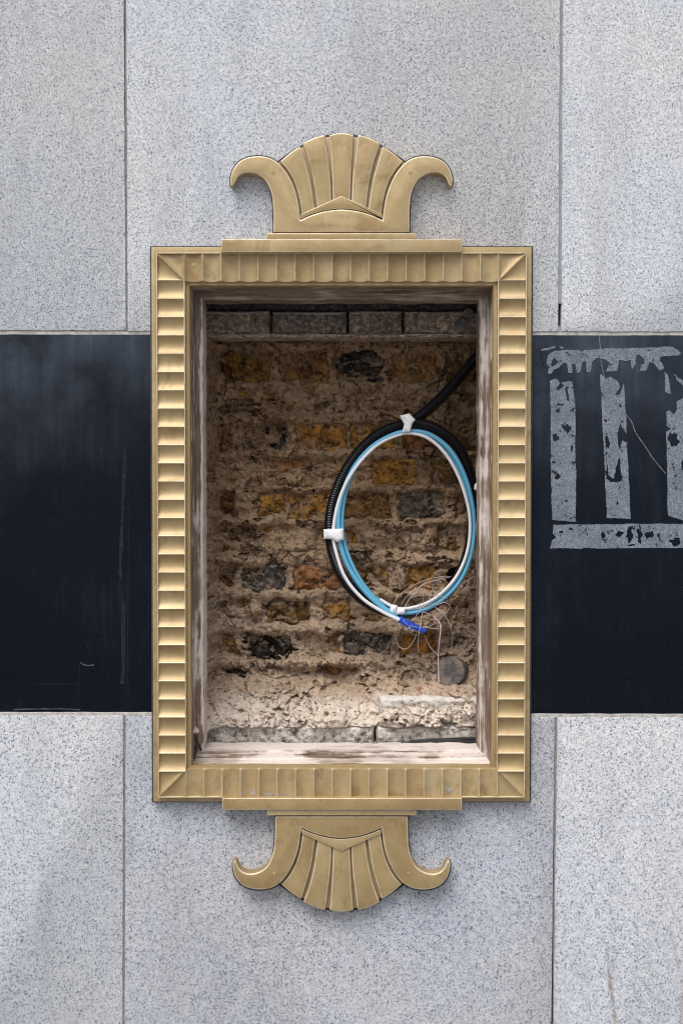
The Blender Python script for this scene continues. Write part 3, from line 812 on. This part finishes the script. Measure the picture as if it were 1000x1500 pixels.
# ------------------------------------------------------------------ timber lining inside the opening
timber = thing("timber_lining", "weathered timber lining with flaking paint inside the gold frame", "frame")
def lining(name, side, mat, pale):
    # profile across: (offset towards the opening's middle in px at the plane, depth y)
    prof = [(-3.0, 0.004), (-0.5, 0.004), (0.0, 0.007), (0.0, 0.040), (1.2, 0.042), (1.4, 0.046), (8.5, 0.047), (12.0, 0.049), (13.0, 0.053), (13.0, 0.085), (12.6, 0.125), (11.5, 0.142), (-3.0, 0.142)]
    # densify
    pr = []
    for (a, b), (c, d) in zip(prof[:-1], prof[1:]):
        k = max(1, int(max(abs(c - a) / 2.5, abs(d - b) / 0.006)))
        for i in range(k): pr.append((a + (c - a) * i / k, b + (d - b) * i / k))
    pr.append(prof[-1])
    upright = side in ('l', 'r')
    n = 130 if upright else 90
    X = np.zeros((len(pr), n + 1)); Y = np.zeros_like(X); Z = np.zeros_like(X)
    for i, (o, y) in enumerate(pr):
        oo = o * S
        for j in range(n + 1):
            t = j / n
            if upright:
                z = oz1 + (oz0 - oz1) * t; x = (ox0 + 0.0012 + oo) if side == 'l' else (ox1 - 0.0012 - oo)
            else:
                x = ox0 + (ox1 - ox0) * t; z = (oz0 - 0.001 - oo) if side == 't' else (oz1 + 0.001 + oo)
            X[i, j], Y[i, j], Z[i, j] = x, y, z
    sd = {'l': 11, 'r': 12, 't': 13, 'b': 14}[side]
    along = Z if upright else X
    arc = np.arange(len(pr))[:, None] * np.ones((1, n + 1))
    nz = fbm(arc * 0.6, along * 1000 / 14, 3.0, 4, sd) * 0.0016
    ragged = fbm(arc * 0.3, along * 1000, 14, 3, sd + 5) * 0.0022 * np.array([1.0 if 0.05 < p[1] < 0.14 and p[0] > 10 else 0.25 for p in pr])[:, None]
    Y = Y + nz
    if upright: X = X + (nz + ragged) * (1 if side == 'l' else -1)
    else: Z = Z + (nz + ragged) * (-1 if side == 't' else 1)
    o = gridmesh(name, X, Y, Z, mat, timber, smooth=50)
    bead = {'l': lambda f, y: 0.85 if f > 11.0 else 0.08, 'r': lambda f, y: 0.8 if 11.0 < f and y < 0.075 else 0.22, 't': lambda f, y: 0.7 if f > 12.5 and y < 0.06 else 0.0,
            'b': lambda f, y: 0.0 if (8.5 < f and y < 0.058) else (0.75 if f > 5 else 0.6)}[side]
    pa = np.array([bead(f, y) for f, y in pr])[:, None] + 0.8 * fbm(arc * 0.8, along * 1000 / 3, 22, 5, sd + 9, 0.6)  # old paint, plus light on the inner reveals put into the colour
    a_ = o.data.attributes.new("paint_and_light", 'FLOAT', 'POINT'); a_.data.foreach_set("value", np.clip(pa, 0, 1.2).ravel().astype(np.float32))
    o.color = (pale, pale, pale, 1)
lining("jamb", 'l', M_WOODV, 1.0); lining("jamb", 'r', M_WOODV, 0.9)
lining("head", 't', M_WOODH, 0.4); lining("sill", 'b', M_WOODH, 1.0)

# ------------------------------------------------------------------ brick wall at the back of the opening
YW = 0.285     # nominal face
bw = thing("brick_wall", "crumbling old yellow and sooty brick wall exposed inside the framed opening", "wall")
COLS = dict(o=(0.41, 0.218, 0.056), b=(0.30, 0.16, 0.06), k=(0.034, 0.033, 0.036), r=(0.36, 0.16, 0.07), g=(0.13, 0.12, 0.115), d=(0.21, 0.125, 0.048))
# u0, u1, v0, v1, colour, protrusion mm, roughness mm, mortar cut mm
BR = [
 (326, 398, 512, 561, 'o', 3, 3, 10), (411, 482, 513, 562, 'b', 2, 5, 12), (489, 560, 512, 560, 'k', -2, 7, 13), (572, 640, 515, 562, 'b', 0, 4, 9), (651, 704, 512, 562, 'd', -4, 6, 10),
 (345, 372, 565, 582, 'o', 1, 3, 7), (382, 400, 565, 580, 'o', 1, 2, 6), (412, 470, 572, 612, 'd', -7, 5, 3), (520, 590, 575, 608, 'd', -8, 5, 3), (655, 704, 570, 612, 'd', -10, 7, 12),
 (306, 342, 618, 664, 'd', -3, 7, 12), (354, 424, 617, 660, 'k', -9, 9, 20), (434, 509, 620, 662, 'o', 1, 5, 12), (511, 580, 617, 660, 'o', 2, 4, 12), (586, 655, 620, 660, 'r', 0, 4, 9), (660, 704, 612, 662, 'd', -3, 6, 10),
 (312, 378, 670, 710, 'd', -9, 5, 2), (388, 452, 669, 700, 'r', -1, 4, 8), (468, 502, 670, 706, 'o', -3, 4, 5), (543, 613, 668, 712, 'o', 2, 3, 11), (627, 694, 668, 712, 'b', 1, 5, 11),
 (316, 346, 718, 760, 'd', -10, 8, 16), (378, 421, 722, 758, 'o', 1, 4, 10), (423, 482, 720, 762, 'o', 2, 4, 11), (500, 571, 720, 762, 'b', 2, 4, 12), (578, 652, 718, 764, 'g', 2, 4, 12), (665, 704, 722, 765, 'd', -4, 7, 9),
 (305, 366, 768, 812, 'd', -8, 8, 8), (382, 448, 766, 800, 'o', -5, 4, 5), (460, 486, 770, 806, 'd', -4, 5, 6), (505, 530, 775, 800, 'o', -2, 4, 7), (545, 612, 772, 808, 'd', -8, 5, 6), (640, 704, 768, 812, 'd', -12, 8, 12),
 (318, 346, 822, 866, 'b', -6, 8, 12), (355, 421, 826, 866, 'g', 3, 7, 14), (428, 500, 828, 866, 'r', 2, 6, 13), (505, 570, 826, 862, 'b', -5, 6, 6), (588, 640, 828, 866, 'o', -1, 5, 10),
 (300, 316, 880, 905, 'd', -4, 5, 8), (330, 371, 874, 892, 'o', 0, 5, 10), (387, 456, 876, 915, 'd', 4, 7, 14), (474, 512, 876, 912, 'o', 0, 5, 9), (528, 590, 876, 912, 'd', -9, 7, 5), (650, 704, 880, 930, 'd', -8, 8, 6),
 (318, 348, 926, 962, 'o', -2, 7, 10), (358, 427, 930, 966, 'k', 5, 7, 14), (432, 500, 926, 964, 'd', -1, 8, 9), (504, 576, 924, 964, 'g', 3, 7, 13), (588, 640, 925, 962, 'o', -9, 9, 13),
 (324, 368, 978, 1006, 'k', 3, 6, 12), (396, 446, 974, 1004, 'b', -7, 7, 5), (468, 530, 972, 1012, 'o', -4, 8, 14),
]
def warp(u, v):
    return u + 7.5 * fbm(u, v, 28, 5, 41, 0.6), v + 6.0 * fbm(u, v, 28, 5, 42, 0.6)
def billow(u, v, sc, o, seed): return np.abs(fbm(u, v, sc, o, seed)) * 2 - 0.5
BEDS = (507, 565, 613, 665, 715, 764, 819, 869, 920, 969)
def base_mortar(u, v):
    h = 5.0 * fbm(u, v, 60, 3, 1) + 6.5 * fbm(u, v, 24, 5, 2, 0.58) + 3.4 * fbm(u, v, 7, 4, 3, 0.62) - 5.0 * billow(u, v, 20, 4, 4)
    # bed joints stand proud of the worn bricks
    _, w = warp(u, v)
    for k, b in enumerate(BEDS):
        h = h + (11 + 7 * fbm(u + 50 * k, v * 0.3, 45, 3, 18)) * np.exp(-((w - b + 3 * fbm(u, v * 0 + k * 9, 30, 3, 20)) / 8.5) ** 2)
    # cracks
    rd = 1 - np.abs(fbm(u, v, 26, 4, 9))
    h = h - 12.0 * np.clip((rd - 0.95) / 0.05, 0, 1) ** 1.2 * sstep(-0.1, 0.2, fbm(u, v, 60, 2, 14) + 0.05)
    # broken flakes with sharp lips, and pockets where the mortar has gone
    h = h + 5.0 * sstep(0.02, 0.09, fbm(u, v, 36, 5, 17, 0.55)) + 4.0 * sstep(0.12, 0.17, fbm(u, v, 22, 4, 15, 0.55))
    h = h - 20.0 * sstep(0.30, 0.40, fbm(u, v * 1.5, 30, 5, 19, 0.58))
    return h
du = 1.0
U, V_ = np.meshgrid(np.arange(292, 716.1, du), np.arange(425, 1066.1, du), indexing='ij')
wu, wv = warp(U, V_)
H = base_mortar(U, V_)
for (u0, u1, v0, v1, c, p, r, cut) in BR:
    m = sstep(-1.0, 7.0, np.minimum(np.minimum(wu - u0, u1 - wu), np.minimum(wv - v0, v1 - wv)) + 4.5 * fbm(U, V_, 13, 4, 25, 0.6))
    H = H * (1 - 0.5 * m) - (cut + 3) * m
# mortar smears that still cover brick faces, pits where it fell out
for (cu, cv, ru, rv, h) in [(350, 515, 22, 9, 10), (440, 512, 40, 9, 10), (600, 516, 60, 9, 9), (312, 535, 9, 40, 22), (350, 690, 34, 16, 8), (425, 697, 24, 12, 10), (475, 690, 18, 14, 9), (345, 735, 20, 18, 7), (420, 790, 30, 17, 11), (480, 800, 14, 12, 6),
                            (560, 790, 50, 16, 8), (335, 880, 20, 14, 8), (375, 893, 13, 13, 12), (392, 922, 26, 12, 16), (480, 925, 30, 12, 8), (620, 905, 40, 12, 8), (400, 985, 40, 20, 9), (560, 985, 40, 20, 10), (680, 790, 14, 40, 8), (300, 590, 16, 20, 8), (455, 843, 12, 8, 5), (630, 590, 34, 12, 6)]:
    k = np.exp(-(((wu - cu) / ru) ** 2 + ((wv - cv) / rv) ** 2) ** 1.5)
    H = H + h * k * (0.85 + 0.5 * fbm(U, V_, 12, 3, 23))
for (cu, cv, ru, rv, h) in [(460, 602, 24, 8, 9), (405, 590, 12, 12, 8), (560, 600, 22, 7, 9), (350, 604, 30, 4, 10), (330, 745, 10, 14, 12), (345, 785, 10, 10, 12), (620, 812, 34, 8, 10), (590, 800, 16, 14, 10), (640, 945, 30, 18, 14), (670, 940, 14, 14, 14), (675, 560, 26, 8, 14),
                            (685, 655, 10, 6, 14), (500, 1000, 30, 9, 12), (480, 985, 20, 10, 12), (340, 960, 12, 8, 12), (312, 905, 10, 9, 12), (540, 905, 26, 7, 9), (655, 800, 20, 20, 8), (425, 955, 4, 6, 14), (600, 860, 20, 8, 8), (432, 712, 34, 2.2, 9), (440, 806, 24, 1.8, 7)]:
    k = np.exp(-(((wu - cu) / ru) ** 2 + ((wv - cv) / rv) ** 2) ** 1.5)
    H = H - h * k
# more relief lower down, where the face is badly broken
low = sstep(800, 960, V_)
H = H + low * (9.0 * fbm(U, V_, 38, 3, 31) + 8.0 * fbm(U, V_, 15, 4, 32, 0.55) + 7.0 * sstep(0.0, 0.08, fbm(U, V_, 28, 4, 33, 0.55)) - 4)
# open pipe hole
hr = np.hypot(U - 667, V_ - 845)
H = np.where(hr < 14.5, -110 * sstep(14.5, 12.5, hr) + H * sstep(11, 14.5, hr), H)
# the sides come forward to the timber
H = H + 145 * np.clip((325 + 13 * fbm(U, V_, 26, 5, 51, 0.6) - U) / 22, 0, 1) ** 1.6
H = H + 145 * np.clip((U - 695 - 3 * fbm(U, V_, 20, 3, 52)) / 14, 0, 1) ** 1.6
# heap of fallen dust on the ledge at the foot
vw = V_ + 9 * fbm(U, V_, 40, 4, 61) + 13 * sstep(545, 575, U)
heap = 132 * np.clip((vw - 984) / 58, 0, 1) ** 1.15
H = H + 26 * np.exp(-((U - 655) / 42) ** 2 - ((V_ - 1004) / 11) ** 2)
H = H - 70 * sstep(1048.5, 1054, V_)
H = H + heap + sstep(985, 1020, V_) * (6.0 * fbm(U, V_, 20, 5, 62, 0.6) + 4.0 * sstep(0.05, 0.1, fbm(U, V_, 16, 4, 63)))
YY = YW - H / 1000.0
def world_grid(u, v, y0):
    a = (u - 500.0) / FPX; b = (750.0 - v) / FPX
    t = (y0 + D) / (math.cos(TH) + b * math.sin(TH))
    return t * a, EYE + t * (-math.sin(TH) + b * math.cos(TH))
Xg, Zg = world_grid(U, V_, YW)
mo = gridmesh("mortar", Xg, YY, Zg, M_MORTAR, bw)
lime_and_light = np.clip(0.25 * sstep(700, 960, V_ + 40 * fbm(U, V_, 50, 4, 73)) + 1.1 * sstep(1000, 1040, V_ + 14 * fbm(U, V_, 30, 4, 71)) * 0.95 + 0.25 * sstep(960, 1020, V_) * sstep(0.0, 0.4, fbm(U, V_, 22, 4, 72)), 0, 1)  # first term paints the stronger light lower down; the rest is fallen dust
at = mo.data.attributes.new("lime_and_light", 'FLOAT', 'POINT'); at.data.foreach_set("value", lime_and_light.ravel().astype(np.float32))

def brick(idx, u0, u1, v0, v1, c, p, r):
    us = np.arange(u0 - 3, u1 + 3.01, 1.5); vs = np.arange(v0 - 3, v1 + 3.01, 1.5)
    u, v = np.meshgrid(us, vs, indexing='ij')
    a, b = warp(u, v)
    e = np.minimum(np.minimum(a - u0, u1 - a), np.minimum(b - v0, v1 - b)) + 1.2 * fbm(u + 91 * idx, v, 9, 2, 81)
    rs = np.random.RandomState(idx)
    tu, tv = rs.uniform(-0.05, 0.05, 2)
    h = p + r * 1.3 * fbm(u + 57 * idx, v + 31 * idx, 24, 4, 82, 0.6) + r * 0.9 * fbm(u + 57 * idx, v, 8, 3, 83, 0.6) + tu * (u - (u0 + u1) / 2) + tv * (v - (v0 + v1) / 2)
    # knocked out bites
    bite = fbm(u + 23 * idx, v + 77 * idx, 30, 2, 84)
    h = h - 2.0 - r * 1.6 * sstep(0.12, 0.22, bite)
    h = h - 9.0 * sstep(0.30, 0.36, fbm(u + 41 * idx, v + 13 * idx, 13, 4, 85, 0.6))
    h = h - 32 * (1 - sstep(-4.0, 4.5, e)) ** 1.8
    h[0, :] = -45; h[-1, :] = -45; h[:, 0] = -45; h[:, -1] = -45
    x, z = world_grid(u, v, YW)
    o = gridmesh("brick", x, YW - h / 1000.0, z, M_BRICK, bw)
    k = rs.uniform(0.8, 1.2); w = rs.uniform(-0.06, 0.06)
    cc = COLS[c]; o.color = (cc[0] * k * (1 + w), cc[1] * k, cc[2] * k * (1 - w), 1)
for i, (u0, u1, v0, v1, c, p, r, cut) in enumerate(BR):
    brick(i + 1, u0, u1, v0, v1, c, p, r)

# dark blocks above (lintel) and below (ledge)
def block(name, x0, y0, x1, y1, yf, yb, col, seed, rough=2.2, slope=0.0, mat=None):
    us = np.linspace(x0, x1, max(8, int((x1 - x0) / 1.6))); vs = np.linspace(y0, y1, max(6, int((y1 - y0) / 1.6)))
    u, v = np.meshgrid(us, vs, indexing='ij')
    vv = v + slope * (u - x0)
    e = np.minimum(np.minimum(u - x0, x1 - u), np.minimum(v - y0, y1 - v))
    h = rough * fbm(u, v, 16, 4, 90 + seed) + rough * 0.5 * fbm(u, v, 5, 3, 91 + seed) - 12 * (1 - sstep(0, 5.0, e + 2.0 * fbm(u, v, 9, 3, 95 + seed))) ** 1.7
    x, z = world_grid(u, vv, yf)
    Y = yf - h / 1000.0
    # wrap the border back to make a solid
    X2 = np.pad(x, 1, mode='edge'); Z2 = np.pad(z, 1, mode='edge'); Y2 = np.pad(Y, 1, mode='edge')
    Y2[0, :] = yb; Y2[-1, :] = yb; Y2[:, 0] = yb; Y2[:, -1] = yb
    o = gridmesh(name, X2, Y2, Z2, mat or M_SLATE, bw, smooth=50)
    o.color = (*col, 1)
    return o
YL = 0.155
for i, (a, b) in enumerate(((296, 395.5), (397.5, 508), (510.5, 589), (591.5, 706))):
    block("lintel_block", a, 455.2 + 0.5 * (i % 2), b, 488 + 0.4 * (i % 3), YL + 0.002 * (i % 2), 0.33, ((1.25, 1.06, 0.9), (0.85, 0.78, 0.72), (1.1, 0.95, 0.82), (1.3, 1.12, 0.98))[i], i, 4.4)
block("lintel_slate", 290, 436, 712, 454.5, YL + 0.006, 0.33, (0.30, 0.29, 0.31), 5, 3.2)
bed = block("lintel_bedding", 296, 488.5, 706, 493, YL + 0.004, 0.33, (2.1, 1.75, 1.5), 6, 2.5)
block("ledge_block", 296, 1062, 548, 1092, YL, 0.30, (0.66, 1, 1), 7, 4.0, 0.008, M_SPAT)
block("ledge_block", 550.5, 1064, 706, 1091, YL + 0.002, 0.30, (0.70, 1, 1), 8, 4.0, -0.004, M_SPAT)
block("ledge_block", 554, 1022, 708, 1061, YL + 0.010, 0.30, (0.72, 1, 1), 9, 6.0, 0, M_SPAT)
# foot of the hole behind the sill
pts = [P(290, 1091, YL - 0.012), P(712, 1091, YL - 0.012)]
block("ledge_bedding", 290, 1090, 712, 1112, YL - 0.006, 0.20, (0.85, 1, 1), 10, 4.0, 0, M_SPAT)

# ------------------------------------------------------------------ fallen crumbs on the dust heap
def rock_mesh(name, n, seed, mat):
    bm = bmesh.new(); bmesh.ops.create_icosphere(bm, subdivisions=1, radius=1.0)
    r = random.Random(seed)
    for v in bm.verts: v.co *= r.uniform(0.65, 1.15)
    me = bpy.data.meshes.new(name); bm.to_mesh(me); bm.free(); me.materials.append(mat); return me
def hgt(px, py):
    i = int(round((px - 292) / du)); j = int(round((py - 425) / du))
    return YY[max(0, min(i, YY.shape[0] - 1)), max(0, min(j, YY.shape[1] - 1))]
rr = random.Random(5)
Vs = []; Fs = []
src = [rock_mesh("crumbs", 0, k, M_MORTAR) for k in range(5)]
for k in range(1500):
    u = rr.uniform(308, 692); v = 560 + 480 * rr.random() ** 0.45
    if math.hypot(u - 667, v - 845) < 20: continue
    s = rr.uniform(0.0009, 0.0030) * (1.0 if rr.random() < 0.90 else 2.0)
    x, z = [float(q) for q in world_grid(u, v, YW)]; y = hgt(u, v)
    me = src[k % 5]; b0 = len(Vs); a = rr.uniform(0, 6.28); ca, sa = math.cos(a), math.sin(a)
    for q in me.vertices:
        c = q.co; Vs.append((x + s * 1.2 * (c.x * ca - c.z * sa), y - s * 0.2 + s * c.y, z + s * 0.8 * (c.x * sa + c.z * ca)))
    for q in me.polygons: Fs.append([b0 + w for w in q.vertices])
cr = link("mortar_crumbs", mesh("mortar_crumbs", Vs, Fs), M_MORTAR)
cr["kind"] = "stuff"; tag(cr, "small crumbs of brown mortar scattered over the broken brick face", "rubble")
def stone(u, v, s, mat, label, seed, squash=0.75):
    me = rock_mesh("stone_chip", 0, seed, mat)
    x, z = [float(q) for q in world_grid(u, v, YW)]
    o = link("stone_chip", me, mat); o.location = (x, hgt(u, v) - s * 0.35, z); o.scale = (s * 1.3, s, s * squash); o.rotation_euler = (0, seed, 0)
    tag(o, label, "stone", "loose chips on the dust heap")
M_OCH = mat_simple("ochre_brick_lump", COLS['o'], 0.95, 0.1, 0.4, 90, 0.6)
M_TER = mat_simple("terracotta_chip", (0.36, 0.15, 0.07), 0.95, 0.1, 0.3, 90, 0.4)
M_MCH = mat_simple("brown_mortar_lump", (0.27, 0.20, 0.15), 0.95, 0.1, 0.4, 90, 0.6)
stone(611, 1002, 0.007, M_TER, "terracotta coloured chip on the dust heap left of the round cap", 2, 0.5)
stone(590, 997, 0.0085, M_MCH, "grey brown mortar lump just left of the terracotta chip", 3)
stone(626, 990, 0.009, M_MCH, "brown mortar lump touching the left side of the round cap", 4)
stone(353, 1008, 0.005, M_OCH, "tiny ochre brick crumb below the sooty brick at lower left", 5)
stone(461, 653, 0.014, M_OCH, "ochre stone lump stuck in a broken brick in the left half", 6, 0.7)

# ------------------------------------------------------------------ round plastic pipe ends
def pipe_end(name, px, py, r, yf, length, tilt, label):
    c = Vector(P(px, py, yf))
    V = []; F = []; n = 40
    prof = [(r, length), (r, 0.004), (r * 0.985, 0.0012), (r * 0.94, 0.0), (r * 0.6, 0.0006), (r * 0.3, 0.0004)]
    for (q, d) in prof:
        for k in range(n):
            a = 2 * math.pi * k / n; V.append((q * math.cos(a), d, q * math.sin(a)))
    for k in range(len(prof) - 1):
        for i in range(n):
            j = (i + 1) % n; F.append((k * n + i, k * n + j, (k + 1) * n + j, (k + 1) * n + i))
    F.append(tuple((len(prof) - 1) * n + k for k in range(n)))
    o = link(name, mesh(name, V, F), M_CAP, None, 35); o.location = c; o.rotation_euler = tilt
    tag(o, label, "pipe cap")
pipe_end("end_cap", 659, 984, 0.0318, 0.218, 0.10, (R(-8), 0, R(-13)), "large dusty dark round pipe cap poking out of the rubble at lower right")
pipe_end("pipe_plug", 675, 476, 0.0135, YL - 0.006, 0.05, (0, 0, 0), "small dark round plug in the dark block at the upper right corner")
pipe_end("pipe_plug", 686, 459, 0.011, YL - 0.001, 0.05, (0, 0, 0), "blackened round plug just above the other plug, in the topmost dark strip")

# ------------------------------------------------------------------ conduit and cables
coil = thing("cable_coil", "black corrugated conduit coiled with blue and white cables hanging in the recess", "cable")
def path3(pts, per=8):
    return catmull([P(a, b, y) for a, b, y in pts], per)
cond = path3([(722, 496, 0.215), (700, 521, 0.215), (676, 549, 0.210), (650, 578, 0.205), (622, 604, 0.200), (598, 619, 0.196), (560, 632, 0.194), (526, 661, 0.192), (499, 703, 0.190), (484.5, 748, 0.190), (483.5, 788, 0.192), (492, 825, 0.196), (510, 857, 0.200), (538, 883, 0.206),
    (574, 898, 0.214), (610, 896, 0.220), (645, 878, 0.222), (671, 845, 0.222), (686.5, 803, 0.220), (692, 758, 0.218), (691, 715, 0.213), (683.5, 680, 0.207), (667, 650, 0.200), (640, 629, 0.192), (618, 621.5, 0.187), (597, 619, 0.184)], 12)
PITCH = 0.0050
cond = resample(cond, PITCH / 4)
def corr(i, n):
    q = (i % 4)
    return (0.0100, 0.0124, 0.0128, 0.0106)[q]
tube("conduit", cond, 0.012, M_CONDUIT, coil, 18, corr)
def cable(name, pts, r, mat):
    o = tube(name, path3(pts, 10), r, mat, coil, 12)
    o["label"] = "white cable" if mat == M_WHITE else "light blue cable"
cable("cable", [(606, 921, 0.182), (590, 911, 0.182), (565, 894, 0.181), (536, 868, 0.180), (510, 830, 0.178), (497, 790, 0.176), (496, 750, 0.176), (504, 715, 0.178), (520, 682, 0.180), (545, 654, 0.182), (575, 637, 0.182), (600, 631.5, 0.182), (628, 636, 0.184), (655, 655, 0.188), (675, 685, 0.192), (688, 722, 0.196), (694, 765, 0.198), (690, 810, 0.198), (675, 848, 0.198), (650, 876, 0.198), (618, 894, 0.198), (580, 897, 0.200), (545, 880, 0.202), (520, 850, 0.202), (508, 820, 0.202)], 0.0047, M_BLUE)
cable("cable", [(604, 922, 0.186), (586, 909, 0.187), (556, 884, 0.187), (529, 852, 0.186), (509, 812, 0.184), (501, 775, 0.183), (503, 735, 0.184), (513, 700, 0.187), (530, 671, 0.189), (555, 647, 0.190), (595, 634, 0.190), (630, 641, 0.193), (655, 661, 0.196), (673, 690, 0.199), (685, 727, 0.202), (689.5, 768, 0.204), (684, 815, 0.205), (668, 850, 0.205), (643, 876, 0.205), (610, 893, 0.206), (580, 893, 0.207), (550, 876, 0.208)], 0.0044, M_BLUE)
cable("cable", [(602, 919, 0.180), (586, 909, 0.178), (560, 896, 0.177), (530, 876, 0.176), (505, 845, 0.175), (491, 805, 0.174), (488, 780, 0.174), (493, 745, 0.174), (505, 711, 0.175), (525, 679, 0.177), (552, 652, 0.180), (580, 638, 0.181), (600, 634.5, 0.181), (625, 641, 0.183), (648, 660, 0.186), (666, 687, 0.190), (680, 722, 0.192), (688, 762, 0.194), (684.5, 806, 0.194), (669, 843, 0.193), (645, 870, 0.193), (618, 886, 0.194), (584, 891.5, 0.196), (556, 878, 0.200)], 0.0036, M_WHITE)
def wrap(name, pts, mat, rx, yc, parent=coil, seed=0):
    """a band of tape wound round the bundle: outline in px, bulging front, closed back"""
    c = [(a, b) for a, b in pts]
    if area2(c) > 0: c = c[::-1]
    w = [PX(a, b, yc) for a, b in rough_edge(c, 4, 0.25, seed)]
    return prism(name, w, yc - rx, yc + rx, rx * 0.75, mat, parent, 45, 4)
wrap("tape_band", [(585, 609), (599, 605.5), (608, 615), (603.5, 621), (600.5, 633), (588.5, 634), (591.5, 621)], M_TAPE, 0.008, 0.172, seed=1)
wrap("tape_band", [(473.5, 775.5), (503, 774.5), (503.5, 790), (494, 794), (487, 790), (474, 789)], M_TAPE, 0.010, 0.172, seed=2)
wrap("tape_band", [(572, 885.5), (581, 887), (580, 900), (570, 896)], M_TAPE, 0.009, 0.188, seed=3)
wrap("tape_band", [(581, 890.5), (594, 891), (593, 899.5), (580, 900.5)], M_TAPE, 0.008, 0.190, seed=4)
bt = path3([(585, 907, 0.180), (592, 911, 0.180), (602, 916, 0.181), (612, 920.5, 0.182), (619, 923.5, 0.182), (622.5, 925.5, 0.182)], 5)
tube("end_tape", bt, 0.008, M_BTAPE, coil, 14, lambda i, n: 0.0078 - 0.0026 * (i / n) + 0.0008 * math.sin(i * 1.9))
def wz(pts): return [(540 + x / 5.5555, 760 + y / 5.5555) for x, y in pts]
WIRES = [
 ([(205, 690), (240, 630), (330, 560), (470, 495), (600, 470), (665, 470)], 0), ([(260, 715), (300, 640), (400, 560), (480, 505)], 0), ([(290, 715), (340, 640), (430, 545), (530, 505), (660, 473)], 0), ([(530, 505), (515, 580), (485, 660)], 0),
 ([(350, 640), (430, 622), (540, 625), (640, 650), (600, 685), (480, 715), (380, 735)], 0), ([(440, 540), (530, 565), (590, 590)], 0), ([(450, 760), (520, 790), (570, 840), (585, 890), (575, 980), (565, 1111), (566, 1240), (568, 1330)], 1),
 ([(460, 885), (520, 890), (585, 900)], 0), ([(280, 820), (310, 860), (380, 880), (460, 880), (540, 850), (600, 790), (655, 730), (640, 690), (560, 680), (420, 720)], 0), ([(420, 580), (440, 650), (440, 740), (420, 860), (405, 950), (400, 1080)], 0),
 ([(540, 720), (620, 790), (660, 870), (680, 960), (670, 1060)], 0), ([(390, 940), (340, 1030), (290, 1060), (240, 1030), (215, 950)], 0), ([(455, 950), (490, 1030), (560, 1105), (620, 1100)], 0), ([(400, 690), (420, 725), (360, 830)], 0)]
for k, (w, c) in enumerate(WIRES):
    pts = wz(w); n = len(pts)
    p3 = [(a, b, 0.168 + 0.012 * math.sin(k * 2.1 + 1.3 * i)) for i, (a, b) in enumerate(pts)]
    tube("wire_strand", path3(p3, 8), 0.00068 if c == 0 else 0.0011, M_PINK if c else M_WIRE, coil, 6)

# white lump where the coil meets the right jamb
o = link("filler_blob", rock_mesh("filler_blob", 0, 9, M_TAPE), M_TAPE, None, 179); o.location = P(697, 713, 0.150); o.scale = (0.005, 0.006, 0.010)
tag(o, "small white blob of filler on the right timber jamb beside the coil", "filler")

# black strands poking out at the lower left corner, woven strip on the ledge at lower right
cs = thing("cable_offcut", "small fan of black plastic strands in the lower left corner of the timber lining", "cable")
for k in range(11):
    t = k / 10
    a = (282.5 + 1.0 * t, 1073 + 6 * t, 0.030); b = (287 + 2.5 * t, 1081 + 6 * t, 0.036); c = (296 - 2 * t, 1099 + 1.5 * t, 0.040)
    tube("strand", path3([a, b, c], 6), 0.0013, M_BLACKP, cs, 6)
for k in range(4):
    tube("strand", path3([(283 + 1.5 * k, 1092, 0.034), (283.5 + k, 1101, 0.03), (282 + 1.2 * k, 1112, 0.026)], 6), 0.0013, M_BLACKP, cs, 6)
ms = thing("mesh_strip", "black woven mesh strip lying along the foot of the recess at right", "strip")
for k in range(5):
    tube("strand", path3([(588 - 60 * (k == 4), 1088.4 + 0.2 * k, YL - 0.020), (620, 1083.2 + 1.6 * k, YL - 0.022), (660, 1081.6 + 1.8 * k, YL - 0.022), (702, 1080 + 2.0 * k, YL - 0.020)], 10), 0.0017, M_BLACKP, ms, 6)
for k in range(44):
    u = 600 + k * 2.3
    tube("strand", [Vector(P(u, 1083.5 - (u - 600) * 0.03, YL - 0.0225)), Vector(P(u + 1, 1087, YL - 0.0228)), Vector(P(u + 2.2, 1089.2, YL - 0.0215))], 0.0009, M_BLACKP, ms, 5)
